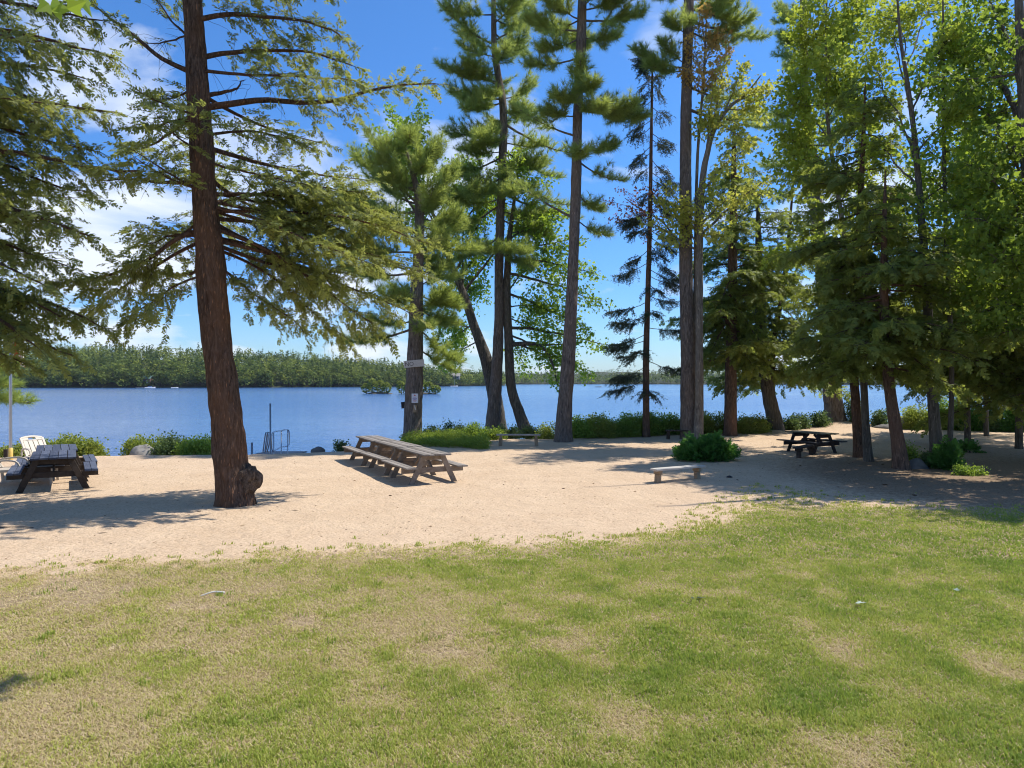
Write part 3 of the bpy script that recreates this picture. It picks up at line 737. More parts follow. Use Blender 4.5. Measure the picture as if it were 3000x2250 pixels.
a = G(588, 1753); b = G(658, 1746); mb = MB(); pts = spline([a+[0, 0, .03], (a+b)/2+[0, .03, .055], b+[0, 0, .04]], 10); tube(mb, pts, np.linspace(.006, .012, 10), 6); tag(mb.build('dry_stick', M_STICK, None, True, a), 'thin bleached stick lying on the dry part of the lawn', 'stick')
a = G(0, 1551); b = G(98, 1549); mb = MB(); tube(mb, spline([a+[-.5, 0, .02], (a+b)/2+[0, .05, .03], b+[0, 0, .02]], 10), np.linspace(.012, .005, 10), 6); tag(mb.build('dead_branch', m_plain('dead branch', (.07, .05, .04), .9), None, True, a), 'thin dark dead branch lying on the bare sand', 'branch')
# scattered chips, needles and leaf crumbs on the sand
r = np.random.default_rng(4); n = 6500
cx = r.uniform(-16, 22, n); cyy = r.uniform(9.5, 30, n); k = (cyy < crest(cx)-.3) & (lawn_g(cx, cyy) < .2) & (r.random(n) < np.where((cx > 7), 1, .5)); cx = cx[k]; cyy = cyy[k]; n = len(cx)
a = r.uniform(0, PI, n); s = r.uniform(.010, .034, n)*np.where(r.random(n) < .05, 2.6, 1); c = np.stack([cx, cyy, ground_z(cx, cyy)+.008], -1)
dv = np.stack([np.cos(a), np.sin(a), r.normal(0, .2, n)], -1)*s[:, None]; sv = np.stack([-np.sin(a), np.cos(a), r.normal(0, .3, n)], -1)*(s*r.uniform(.15, .5, n))[:, None]
mb = MB(); mb.add(np.stack([c-dv, c+sv, c+dv, c-sv], 1).reshape(-1, 3), [np.arange(4*n).reshape(-1, 4)])
m, nt, out = newmat('leaf crumbs'); principled(nt, out, ramp(nt, N(nt, 'ShaderNodeNewGeometry').outputs['Random Per Island'], [(0, (.05, .03, .02)), (.6, (.2, .11, .05)), (1, (.42, .3, .18))]), .9, .1)
tag(mb.build('leaf_litter', m), 'brown leaf crumbs and needles scattered over the sand', 'litter', kind='stuff')

# ------------------------------------------------------------------ trees
B_HEM = m_bark('hemlock bark', (.028, .018, .013), (.20, .135, .10), (.21, .105, .055), 13., .2, .10)
B_PINE = m_bark('pine bark', (.04, .032, .027), (.28, .24, .21), (.20, .15, .115), 13., .15, .09)
B_RED = m_bark('reddish bark', (.04, .026, .02), (.19, .13, .095), (.18, .10, .065), 12., .2, .05)
B_MAPLE = m_bark('maple bark', (.03, .026, .022), (.19, .17, .145), (.14, .12, .09), 12., .17, .07)
B_GREY = m_bark('grey maple bark', (.06, .052, .044), (.26, .235, .2), (.2, .17, .13), 10., .2, .02)
B_TWIG = m_plain('twig bark', (.075, .058, .045), .9, .1, 0, .3, 5); B_DEAD = m_plain('lichen twig', (.2, .185, .165), .9, .1, 0, .3, 5)
L_HEM = m_leaf('hemlock sprays', (.05, .095, .04), (.32, .35, .095), (.52, .55, .10), .48, (.28, .29, .08))
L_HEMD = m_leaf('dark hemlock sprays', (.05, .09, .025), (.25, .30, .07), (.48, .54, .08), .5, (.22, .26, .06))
L_PINE = m_leaf('pine needles', (.11, .18, .065), (.36, .44, .12), (.60, .68, .13), .55, (.38, .44, .12))
L_SPR = m_leaf('spruce needles', (.025, .045, .03), (.085, .11, .065), (.12, .15, .06), .3, (.08, .09, .05))
L_MAP = m_leaf('maple leaves', (.10, .19, .03), (.26, .38, .05), (.55, .70, .06), .55, (.32, .42, .06))
L_MAPD = m_leaf('shade tinted maple leaves', (.055, .11, .022), (.17, .26, .035), (.42, .54, .05), .5, (.22, .30, .045))  # darker copy of the maple leaf, with shade put into its colour
L_MAPY = m_leaf('young maple leaves', (.15, .235, .035), (.33, .41, .055), (.62, .68, .07), .55, (.36, .40, .06))
L_MAPO = m_leaf('orange maple leaves', (.42, .27, .09), (.55, .40, .13), (.75, .5, .12), .55, (.5, .32, .1))
L_MAPB = m_leaf('yellow green leaves', (.32, .37, .07), (.48, .49, .11), (.70, .68, .10), .55, (.46, .42, .1))
L_REDM = m_leaf('red maple leaves', (.22, .06, .045), (.33, .15, .07), (.4, .12, .06), .4, (.3, .22, .07))
HN = dict(dens=1.15, temps=HEM_N, size=.25, step=.105, planar=.65, droop=.16, fwd=.6, tilt=.55, twr=.006, yaw=1.0, bare=.12)
HM = dict(dens=1.6, temps=HEM_M, size=.34, step=.16, planar=.7, droop=.3, fwd=.65, tilt=.5, twr=.008, yaw=.9, bare=.05)
PN = dict(temps=TUFT, size=.33, step=.155, dens=2.1, planar=.55, droop=-.1, lift=.35, fwd=.8, tilt=1.2, yaw=.7, twr=.009)
MP = dict(temps=LEAF, size=.44, step=.23, dens=1.15, planar=.15, droop=.15, fwd=.5, tilt=.8, yaw=.9, twr=.009)

# --- the big leaning hemlock
T = Tree('hemlock_tree', 'big leaning hemlock with reddish bark and a burl at its foot', 'tree', 14.7,
         [(690, 1478, 108), (689, 1440, 100), (676, 1350, 92), (664, 1220, 88), (634, 1000, 81), (620, 850, 84), (614, 740, 82), (602, 600, 71), (588, 400, 66), (576, 200, 60), (565, 0, 53), (550, -300, 40), (535, -700, 18), (530, -900, 5)],
         B_HEM, sides=96, amp=.15, flare=.28, seed=3, step=.05)
def mainb(sy, ex, ey, dd, L, n, t0=.3, r0=.05, via=None, leaves=True, **kw):
    mb = MB(); k = dict(HN); k.update(kw)
    pb = T.branch(sy, ex, ey, dd, L, n if leaves else 0, t0, r0, .04, via, mb, **k)
    foliate(T.fol, pb, 11, .55, HEM_N, t0=.06, planar=.2, droop=.25, fwd=.5, bare=1.1, twr=.006, step=.12)
    foliate(T.fol, pb, 9, .3, HEM_N, t0=.06, planar=.1, droop=.5, fwd=.2, bare=1.1, twr=.004, step=.1)
    mb.build('branch', B_HEM, T.root, True)
mainb(60, 1000, 95, -.4, 1.0, 30, .15, .06, [(700, 38), (920, 60)])
mainb(172, 1040, 195, .8, 1.0, 34, .2, .06, [(690, 152), (900, 152)])
mainb(205, 1000, 232, -1.0, .9, 26, .3, .04, [(730, 218), (900, 222)])
mainb(288, 715, 222, .5, .3, 0, .3, .06, [(670, 258)])
mainb(318, 1270, 245, .6, .95, 36, .35, .075, [(690, 302), (770, 292), (900, 300), (1000, 288), (1110, 255)])
mainb(395, 930, 450, .9, 1.0, 26, .2, .035, [(760, 392)])
mainb(470, 900, 540, -.6, .9, 24, .2, .03)
mainb(585, 1020, 660, 1.2, 1.15, 47, .2, .045, [(760, 618), (880, 640)])
mainb(570, 1170, 640, 2.2, 1.25, 60, .25, .05, [(740, 570), (900, 580), (1060, 600)])
mainb(640, 1240, 800, 2.6, 1.25, 65, .25, .05, [(740, 650), (900, 690), (1080, 740)])
mainb(700, 1180, 900, 2.0, 1.1, 53, .25, .045, [(780, 740), (900, 790), (1060, 850)])
mainb(690, 980, 850, 3., 1.0, 39, .2, .045, [(800, 740)])
mainb(600, 1060, 560, 1.4, 1.1, 42, .3, .04, [(760, 570), (900, 550)])
mainb(760, 880, 960, .4, .9, 34, .15, .035)
mainb(660, 1120, 960, 1.2, 1.1, 49, .3, .045, [(800, 740), (980, 860)], droop=.5)
mainb(620, 1260, 720, 1.4, 1.2, 55, .35, .045, [(780, 620), (1020, 640)])
mainb(600, 1080, 760, -.4, 1.1, 43, .3, .04, [(760, 640)])
mainb(560, 1010, 600, 2.6, 1.2, 37, .3, .04)
mainb(720, 1000, 980, 2.4, 1.1, 37, .3, .04, [(780, 800)], droop=.5)
mainb(220, 262, 5, -.3, .6, 12, .5, .06, [(460, 165), (370, 90)])
mainb(532, 262, 525, .5, .6, 12, .5, .05, [(470, 536), (390, 525)], bare=.55)
mainb(668, 150, 835, -.3, 1.1, 40, .3, .055, [(520, 700), (430, 765), (300, 815)])
mainb(700, 260, 900, .9, 1.1, 34, .25, .045, [(520, 740), (400, 810)], droop=.6)
mainb(800, 380, 960, -.4, .9, 24, .2, .03, [(520, 840)], droop=.55)
mainb(640, 400, 720, 1.2, .9, 24, .25, .035)
mainb(250, 440, 300, .8, .7, 18, .15, .03); mainb(330, 420, 370, .4, .6, 16, .15, .025)
mainb(130, 440, -40, .4, .6, 8, .4, .03, bare=.7); mainb(90, 400, 120, .6, .6, 8, .4, .025, bare=.75)
T.auto(250, 800, 12, 3.2, 3.6, 1.1, 20, az=(.2*PI, .8*PI), el=-.02, **HN)          # lake side
T.auto(300, 620, 5, 1.4, 2., .8, 14, az=(-.75*PI, -.25*PI), el=.1, **HN)
T.auto(-30, -850, 34, 4.2, .6, 1.2, 30, el=.12, **HN)                               # above the frame
bm_ = MB(); blob(bm_, P(726, 1402, 14.7)-np.array([0, .03, 0]), (.2, .2, .29), 31, .5, 48, 30, -1, .22)
T.finish(L_HEM, B_TWIG)
bm_.build('burl', m_bark('burl bark', (.028, .02, .015), (.2, .15, .115), (.16, .10, .065), 12, .6, .08), T.root, True)

# --- hemlock at the frame's edge, trunk outside
T = Tree('hemlock_tree', 'yellow green hemlock whose boughs hang into view over the flagpole', 'tree', 13.2,
         [(-420, 1520, 95), (-420, 1100, 80), (-415, 600, 70), (-410, 100, 55), (-405, -500, 22), (-400, -800, 6)], B_HEM, sides=24, seed=9)
for sy, ex, ey, dd, L, n in ((60, 330, 170, .2, 1.1, 34), (0, 300, 60, 1., 1.1, 30), (200, 345, 330, -.5, 1.1, 36), (160, 250, 230, 1.3, 1.1, 30), (330, 270, 440, .6, 1.1, 34), (420, 400, 500, -.2, 1.0, 40),
        (420, 250, 560, 1.2, 1.1, 32), (520, 260, 690, -.6, 1.1, 36), (600, 200, 780, .5, 1.1, 34), (640, 120, 830, -1., 1., 28), (720, 180, 930, .2, 1.1, 34), (780, 300, 960, .8, 1., 34), (820, 100, 1010, -.5, 1.1, 30), (860, 210, 1040, .4, .9, 28), (700, 60, 720, 1.5, 1., 20), (300, 120, 300, -1.2, 1.1, 26), (100, 120, 120, -1., 1.1, 26), (500, 80, 540, 1.6, 1.1, 22), (760, 70, 900, .3, 1.1, 34), (800, 40, 960, -.5, 1.1, 30), (860, 120, 1000, 1., 1., 30), (900, 60, 1060, .2, 1., 28), (560, 150, 640, 0, 1.1, 30), (260, 180, 380, .4, 1.1, 30)):
    T.branch(sy-40, ex, ey, dd, L, int(n*1.05), .35, None, -.02, **{**HN, 'droop': .28})
T.auto(-100, -700, 12, 3.2, .8, 1.1, 22, **HN); T.auto(100, 1000, 11, 3.2, 3.4, 1.1, 22, az=(-.3*PI, .6*PI), **HN)
T.finish(L_HEM, B_TWIG)
T = Tree('pine_tree', 'shore pine with bluish tufts showing behind the flagpole', 'tree', 27, [(-190, 1330, 40), (-185, 1000, 34), (-180, 500, 24), (-180, 200, 5)], B_PINE, seed=12)
for sy, ex, ey in ((1060, 40, 1130), (1100, 80, 1180), (1080, 20, 1175), (1000, 30, 1080), (940, -20, 1000)): T.branch(sy, ex, ey, T.r.uniform(-.5, .5), .8, 16, .4, **PN)
T.auto(1000, 250, 14, 2.6, .8, .8, 14, **PN)
T.finish(L_PINE, B_TWIG)

# --- pine that carries the board and notice
T = Tree('pine_tree', 'stout pine trunk carrying a pale board and a paper notice', 'tree', 31,
         [(1208, 1286, 58), (1210, 1250, 54), (1212, 1180, 52), (1215, 1080, 49), (1217, 1000, 44), (1224, 800, 34), (1229, 655, 28), (1222, 560, 20), (1195, 460, 10), (1180, 400, 4)], B_PINE, sides=40, amp=.1, flare=.25, seed=21)
PT = T
for a in ((640, 1120, 440, -.4, 1., 18), (600, 1080, 520, .8, 1., 16), (650, 1270, 545, -1, .9, 18), (640, 1290, 580, .5, .9, 16), (680, 1060, 600, -1.3, 1., 16), (700, 1110, 640, -1.6, 1., 16), (760, 1290, 690, -.8, .9, 16),
          (800, 1040, 720, -.5, 1., 16), (840, 1300, 780, .6, .9, 16), (900, 1120, 860, -1.4, .9, 14), (900, 1310, 860, -.6, .8, 14), (960, 1010, 1000, .5, .9, 22), (940, 1080, 940, -1., .8, 14), (950, 1340, 1060, -.6, .8, 20), (900, 1330, 950, .8, .9, 18), (960, 1260, 960, -1.4, .6, 10), (1010, 1330, 1085, .5, .7, 14)):
    T.branch(*a[:4], a[4], a[5], .3, **PN)
for a in ((560, 1040, 460, .3, 1.2, 24), (620, 1000, 570, -.5, 1.2, 26), (680, 980, 640, .6, 1.2, 26), (740, 1020, 700, -1., 1.2, 24), (600, 1080, 400, -.6, 1.2, 22), (620, 1330, 500, .6, 1.1, 20), (700, 1340, 640, .4, 1.1, 20), (800, 1000, 780, .5, 1.1, 22), (860, 1340, 900, .2, 1., 20), (520, 1280, 430, -.4, 1.1, 20)): T.branch(*a[:4], a[4], a[5], .3, **PN)
T.auto(560, 400, 9, 1.9, .8, .9, 14, **PN)
T.auto(950, 620, 10, 2.2, 2.4, .9, 14, az=(.1*PI, .9*PI), **PN)
T.finish(L_PINE, B_TWIG)

# --- straight pine in the middle
T = Tree('pine_tree', 'tall straight pine standing against the forked maple behind the bench', 'tree', 36,
         [(1440, 1272, 50), (1445, 1230, 42), (1452, 1134, 35), (1459, 1021, 31), (1462, 930, 28), (1462, 795, 26), (1466, 640, 25), (1472, 470, 24), (1474, 316, 22), (1456, 200, 19), (1448, 130, 17), (1446, 0, 14), (1443, -250, 6), (1443, -320, 2)], B_PINE, sides=36, flare=.35, seed=31)
for a in ((130, 1300, 25, -.8, 1.1, 18), (140, 1370, 110, .9, 1., 16), (120, 1560, 30, .5, 1., 16), (180, 1540, 95, -.8, 1., 16), (240, 1290, 190, -1., .8, 24), (250, 1360, 175, -1.6, .8, 20), (290, 1320, 270, .4, 1.1, 20), (300, 1370, 320, -1.4, 1., 20), (290, 1560, 250, .6, 1., 18),
          (330, 1540, 320, -.9, .9, 16), (380, 1310, 390, .5, 1.1, 20), (400, 1350, 440, -1.1, 1., 18), (360, 1680, 450, -1.2, .6, 10), (440, 1640, 520, .8, .7, 16), (460, 1300, 520, -.4, 1., 22), (480, 1660, 600, -.3, .7, 14), (520, 1270, 590, .9, 1.2, 26), (560, 1370, 560, -2.0, .9, 22), (570, 1500, 560, -2.2, .9, 20),
          (560, 1690, 640, .8, .8, 16), (600, 1290, 690, .2, 1.1, 24), (640, 1600, 690, -.3, 1., 22), (720, 1400, 730, -2.2, .9, 24), (720, 1540, 740, -2.4, .9, 24), (740, 1560, 780, -1.5, .8, 18), (690, 1340, 760, -1., .9, 18)):
    T.branch(*a[:4], a[4], a[5], .3, **PN)
T.auto(640, 150, 22, 2.4, 1.8, 1., 16, el=-.05, **PN); T.auto(100, -300, 22, 3., .6, 1.1, 20, el=.1, **PN)
T.finish(L_PINE, B_TWIG)

# --- forked maple behind it and dark leaning maple
T = Tree('maple_tree', 'forked maple leaning away to one side behind the straight pine', 'tree', 36.8,
         [(1462, 1276, 56), (1455, 1200, 44), (1434, 1090, 38), (1417, 1030, 32), (1388, 953, 27), (1364, 877, 23), (1345, 830, 20), (1308, 735, 15), (1298, 669, 12), (1267, 624, 9), (1220, 500, 6), (1190, 400, 3)], B_MAPLE, sides=30, flare=.3, seed=41)
for a in ((600, 1150, 330, .5, 1.3, 18), (560, 1230, 320, -.4, 1.3, 16), (600, 1080, 440, .8, 1.2, 16), (500, 1200, 380, -.8, 1.2, 16), (700, 1160, 520, .3, 1.2, 14), (800, 1450, 560, 1.4, 1.4, 20), (850, 1360, 640, 1.8, 1.4, 18), (700, 1400, 440, 2., 1.3, 18), (720, 1550, 420, 2.5, 1.3, 18), (860, 1560, 620, 2.4, 1.3, 18),
          (900, 1290, 870, .6, 1.2, 18), (950, 1330, 1000, 1., 1., 14), (1000, 1300, 1060, -.3, .8, 12), (640, 1320, 560, .9, 1.2, 16), (560, 1350, 480, 1.5, 1.2, 14), (700, 1200, 620, 1.2, 1.2, 16), (640, 1120, 380, 1.5, 1.3, 18), (820, 1420, 740, 1.4, 1.2, 16), (880, 1400, 840, 1.8, 1.1, 14), (900, 1330, 800, .8, 1.1, 14), (960, 1290, 960, 1., 1., 12)):
    T.branch(*a[:4], a[4], a[5], .35, None, -.05, **{**MP, 'dens': 1.9})
T.auto(560, 420, 6, 1.5, 1., 1.1, 12, el=.5, **{**MP, 'dens': 1.9})
T.finish(L_MAP, B_TWIG)
T = Tree('maple_tree', 'dark curved maple with a crooked low limb reaching behind the tall pine', 'tree', 36,
         [(1540, 1272, 46), (1533, 1245, 37), (1518, 1200, 31), (1498, 1134, 28), (1491, 1021, 26), (1487, 930, 24), (1486, 818, 21), (1492, 700, 15), (1505, 600, 10), (1520, 480, 4)], B_MAPLE, sides=30, flare=.3, seed=51)
T.branch(1010, 1637, 1130, -1., .6, 6, .7, .13, via=[(1560, 1007), (1598, 1028), (1616, 1060)], **{**MP, 'dens': 1.9})
T.branch(1006, 1690, 1000, .3, .8, 10, .4, .09, via=[(1600, 1010)], **{**MP, 'dens': 1.9})
for a in ((760, 1740, 800, .4, 1.2, 22), (800, 1760, 880, .8, 1.2, 22), (740, 1690, 700, -.3, 1.2, 18), (860, 1710, 960, 0, 1.2, 20), (900, 1600, 900, .5, 1.1, 16), (1000, 1720, 1090, .3, .9, 18), (960, 1780, 1010, 1., 1., 16), (980, 1660, 1070, -.5, .8, 14), (700, 1640, 620, .4, 1.2, 16), (860, 1560, 760, 1., 1.2, 14), (960, 1540, 1080, .6, .7, 10), (930, 1590, 980, .2, .9, 12)):
    T.branch(*a[:4], a[4], a[5], .3, None, -.04, **{**MP, 'dens': 1.9})
T.auto(700, 480, 8, 2.2, 1.2, 1.1, 12, el=.4, **{**MP, 'dens': 1.9})
T.finish(L_MAP, B_TWIG)

# --- tall pine at centre
T = Tree('pine_tree', 'tallest bare pine trunk, growing at the sand edge beside the hedge', 'tree', 30.2,
         [(1650, 1302, 60), (1651, 1275, 50), (1656, 1180, 43), (1667, 1021, 38), (1680, 750, 31), (1689, 497, 29), (1693, 316, 27), (1702, 136, 29), (1706, 0, 25), (1712, -300, 12), (1714, -450, 3)], B_PINE, sides=40, flare=.35, seed=61)
for a in ((60, 1880, 40, .4, .9, 24), (30, 1840, -20, -.7, .9, 20), (110, 1800, 110, -.5, .8, 16), (90, 1550, 60, .5, .9, 22), (110, 1580, 140, -.5, .8, 18), (60, 1600, -10, -.9, .9, 20), (170, 1540, 190, .6, .8, 18), (260, 1700, 180, -1.7, .6, 14), (270, 1735, 240, -1.8, .7, 18), (300, 1640, 280, -1.7, .8, 20), (310, 1760, 310, -1.8, .8, 22),
          (320, 1880, 345, .3, .9, 28), (320, 1860, 310, -.8, .8, 20), (340, 1600, 330, -.6, .8, 18), (400, 1520, 320, .5, .6, 12), (460, 1700, 440, -1.6, .7, 14), (440, 1800, 430, .4, .8, 18), (470, 1830, 530, .6, .5, 10), (640, 1500, 520, 1., .5, 8), (560, 1760, 620, .8, .7, 14), (640, 1780, 690, .3, .6, 10)):
    T.branch(*a[:4], a[4], a[5], .35, **PN)
T.auto(110, -430, 20, 2.2, .6, 1., 16, el=.1, **PN)
T.finish(L_PINE, B_TWIG)

# --- thin dark spruce
T = Tree('spruce_tree', 'thin dark spruce with sparse flat tiers of boughs', 'tree', 32.5,
         [(1893, 1287, 24), (1893, 1200, 20), (1893, 1040, 18), (1900, 800, 15), (1905, 600, 12), (1908, 400, 9), (1911, 230, 6), (1912, 160, 2)], B_RED, sides=20, flare=.3, seed=71)
SP = dict(temps=BRUSH, size=.32, step=.09, dens=3., planar=.9, fwd=.9, tilt=.6, twr=.006, yaw=.5)
for k in range(50):
    f = k/49; py = 1130-f*930; hw = (125-85*f)*T.r.uniform(.6, 1.1)
    if .93 < f: hw *= .7
    a = T.r.uniform(0, 2*PI); ex = math.cos(a)*hw; dd = math.sin(a)*hw/F*32.5
    if k % 3: ex = math.copysign(hw, T.r.uniform(-1, 1)); dd = T.r.uniform(-.5, .5)
    y0 = py-20*(f > .3)
    T.branch(y0, 1895+16*f+ex, py+T.r.uniform(5, 40)*(1-.4*f), dd, .5+.15*(1-f), max(4, int(hw/7)), .3, .018, .06, droop=.35, bare=.12+.2*(f < .35), **SP)
for k in range(9): T.branch(230-k*6, 1911+T.r.uniform(-45, 45), 160+T.r.uniform(-20, 70), T.r.uniform(-.6, .6), .35, 6, .3, .015, droop=.1, **SP)
T.finish(L_SPR, B_TWIG)
T = Tree('maple_tree', 'slight red leaved maple in front of the thin spruce', 'tree', 32.4, [(2000, 1287, 9), (2003, 1000, 8), (1998, 760, 7), (1950, 660, 5), (1880, 615, 4), (1830, 580, 2)], B_GREY, sides=10, seed=77)
for a in ((640, 1830, 560, .2, .7, 10), (660, 1900, 560, -.3, .6, 8), (680, 1800, 640, .3, .6, 9), (620, 1780, 590, -.2, .5, 6), (700, 1850, 630, -.4, .6, 8)): T.branch(*a[:4], a[4], a[5], .3, None, -.03, **{**MP, 'size': .34})
T.finish(L_REDM, B_TWIG)

# --- twin trunks: thick pine and slender maple
T = Tree('pine_tree', 'thick dark pine trunk paired with a slender maple behind the dark green fern', 'tree', 31.5,
         [(2019, 1296, 56), (2017, 1250, 48), (2015, 1100, 42), (2014, 1000, 39), (2009, 750, 37), (2009, 400, 32), (2013, 200, 30), (2018, 0, 28), (2025, -300, 14), (2028, -450, 3)], B_PINE, sides=40, flare=.3, seed=81)
for a in ((200, 1860, 150, .4, .7, 20), (210, 1900, 190, -.3, .7, 18), (190, 1940, 130, -.5, .6, 14), (100, 1960, 60, -.5, .7, 14), (30, 2130, 20, .6, .9, 22), (20, 2200, 60, -.4, .9, 22), (60, 2240, 110, .7, .8, 18), (0, 2180, -30, -.6, .9, 20), (90, 2150, 130, 1., .7, 14), (60, 2020, 60, -1.6, .5, 10), (250, 2180, 290, 1.2, .6, 12), (320, 2250, 350, 1.6, .7, 12), (0, 1900, -30, .2, .8, 16)):
    T.branch(*a[:4], a[4], a[5], .35, **PN)
T.auto(-20, -430, 18, 2.2, .6, 1., 16, el=.1, **PN)
T.finish(L_PINE, B_TWIG)
def slender(label, sel, leaf, pts, bl, seed):
    pass
T = Tree('maple_tree', 'slender grey maple with yellow green spring leaves beside the thick pine trunk', 'tree', 31,
         [(2046, 1292, 32), (2047, 1250, 27), (2048, 1180, 25), (2049, 1000, 22), (2049, 750, 21), (2053, 588, 20), (2062, 500, 18), (2072, 452, 16), (2091, 384, 13), (2135, 316, 10), (2185, 276, 7), (2230, 220, 3)], B_GREY, sides=24, flare=.3, seed=91)
MPS = {**MP, 'size': .42, 'bare': .05, 'dens': 1.9}
for a in ((692, 2260, 515, -.3, .8, 16), (660, 2160, 560, .5, .7, 12), (480, 2095, 240, .2, .8, 14), (430, 2120, 200, -.4, .8, 12), (400, 2060, 330, -.4, .6, 9), (330, 2180, 200, .3, .8, 14), (300, 2240, 260, -.2, .8, 14), (320, 2230, 330, .5, .8, 12), (360, 2200, 420, -.5, .7, 12), (560, 2180, 440, .8, .8, 12), (700, 2010, 600, -.6, .7, 10), (690, 2120, 690, -.9, .7, 12),
          (720, 1930, 590, .2, .8, 12), (740, 1900, 650, -.4, .8, 12), (700, 1960, 560, .4, .7, 10), (620, 2090, 520, -.5, .6, 8)):
    T.branch(*a[:4], a[4], a[5], .25, None, -.03, **MPS)
T.finish(L_MAPB, B_TWIG)
T = Tree('maple_tree', 'small orange leaved maple growing up between the twin trunks', 'tree', 31.6, [(2033, 1292, 12), (2034, 1000, 10), (2042, 500, 9), (2060, 250, 7), (2070, 60, 4)], B_GREY, sides=10, seed=95)
for a in ((240, 2020, 120, -.7, .6, 9), (200, 2100, 100, .2, .7, 11), (260, 2130, 160, -.3, .7, 11), (150, 2060, 30, -.5, .6, 9), (280, 2010, 200, -.8, .6, 8), (180, 2150, 60, .4, .5, 7), (300, 2090, 220, -.5, .6, 8)): T.branch(*a[:4], a[4], a[5], .25, None, -.03, **MPS)
T.finish(L_MAPO, B_TWIG)

# --- hemlocks and maples of the shady side
def hem(label, D, pts, bark, seed, ranges, sides=28, leaf=None, extra=(), name='hemlock_tree'):
    T = Tree(name, label, 'tree', D, pts, bark, sides=sides, seed=seed, flare=.3)
    for (y0, y1, k, l0, l1, L, n) in ranges: T.auto(y0, y1, k, l0, l1, L, n, el=-.12, sag=-.03, t0=.15, **HM)
    for a in extra: T.branch(*a[:4], a[4], a[5], .2, **HM)
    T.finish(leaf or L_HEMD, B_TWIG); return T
hem('reddish straight hemlock trunk rising from the azalea bushes', 33.5, [(2138, 1284, 46), (2139, 1250, 38), (2141, 1100, 33), (2144, 900, 29), (2148, 650, 22), (2150, 450, 13), (2152, 330, 3)], B_RED, 101,
    [(1060, 750, 24, 2.8, 2.8, 1.1, 22), (750, 330, 26, 2.5, .7, 1., 18)], extra=((900, 2080, 1030, -.6, .9, 20), (960, 2210, 1080, -.7, .9, 20), (860, 2230, 1010, -1, 1, 20), (800, 2110, 900, -1.2, 1, 20)))
hem('dark leaning hemlock trunk on the shore, left of the flared pine', 36, [(2274, 1273, 54), (2268, 1230, 44), (2249, 1143, 37), (2235, 1030, 32), (2226, 850, 27), (2222, 700, 18), (2220, 560, 4)], B_MAPLE, 111,
    [(1120, 800, 30, 3.6, 3.4, 1.2, 24), (800, 500, 20, 3.2, .9, 1.1, 18)])
T = Tree('pine_tree', 'flared stout pine with exposed roots behind the black picnic table', 'tree', 39.9,
         [(2452, 1256, 84), (2447, 1235, 62), (2441, 1180, 54), (2436, 1140, 51), (2420, 900, 44), (2390, 600, 36), (2362, 350, 28), (2355, 200, 24), (2353, 0, 18), (2350, -250, 4)], B_PINE, sides=40, flare=.7, seed=121)
for a in ((130, 2290, 110, -.5, .9, 18), (150, 2420, 130, .5, .8, 14), (60, 2280, 30, .6, .9, 18), (0, 2420, -20, -.4, .9, 16), (250, 2300, 190, .4, .8, 12), (330, 2270, 330, -.5, .8, 16), (360, 2200, 370, .6, .9, 18), (300, 2430, 270, .5, .9, 14), (450, 2300, 430, -.8, .9, 14)):
    T.branch(*a[:4], a[4], a[5], .3, **{**PN, 'size': .3})
T.auto(520, -230, 22, 2.6, .8, 1., 16, **{**PN, 'size': .3})
rb = MB()
for (ex, ey, z) in ((2520, 1262, .25), (2495, 1268, .3), (2410, 1262, .25), (2545, 1258, .15)):
    p1 = P(ex, ey, 38.9); p0 = T.c[2]; tube(rb, spline([p0, (p0+p1)/2+[0, -.2, .12], [p1[0], p1[1], .02]], 10), np.linspace(.2, .05, 10), 10, .15, 3)
T.finish(L_PINE, B_TWIG); rb.build('root', B_MAPLE, T.root, True)
hem('slim dark hemlock trunk, thicker of the pair right of the black picnic table', 23.8, [(2518, 1346, 34), (2514, 1300, 28), (2508, 1200, 25), (2500, 1050, 24), (2508, 850, 22), (2520, 600, 17), (2530, 400, 11), (2535, 240, 3)], B_HEM, 131,
    [(1090, 700, 30, 2.7, 2.6, 1., 22), (700, 235, 34, 2.6, .7, .95, 18)], extra=((780, 2440, 900, -1.2, .8, 22), (760, 2450, 700, -1.4, .7, 20), (820, 2460, 980, -1.6, .8, 22), (700, 2420, 780, -.8, .8, 20)))
hem('slimmest mottled hemlock trunk, second of the pair beside the black picnic table', 22.6, [(2546, 1358, 30), (2541, 1310, 24), (2534, 1200, 20), (2530, 1050, 19), (2540, 850, 16), (2548, 700, 10), (2550, 600, 3)], B_MAPLE, 141,
    [(1080, 640, 20, 1.9, 1., .85, 18)])
hem('reddish brown leaning hemlock trunk standing between the slim pair and the maple', 20.6, [(2643, 1384, 56), (2638, 1355, 44), (2630, 1290, 37), (2612, 1180, 32), (2600, 1080, 29), (2592, 950, 26), (2590, 800, 20), (2592, 620, 12), (2594, 500, 3)], B_RED, 151,
    [(1080, 780, 24, 2.5, 2.4, 1., 20), (780, 520, 18, 1.7, .4, .8, 14)], extra=((950, 2540, 1040, -1., .7, 18), (960, 2720, 1080, -.8, .8, 20)))
def maple(label, D, pts, bark, seed, brs, leaf, autos=(), size=.42, sides=24, t0=.25):
    T = Tree('maple_tree', label, 'tree', D, pts, bark, sides=sides, seed=seed, flare=.3); k = {**MP, 'size': size}
    for a in brs: T.branch(*a[:4], a[4], a[5], t0, None, -.05, **k)
    for (y0, y1, c, l0, l1, L, n, el) in autos: T.auto(y0, y1, c, l0, l1, L, n, el=el, t0=.2, **k)
    T.finish(leaf, B_TWIG); return T
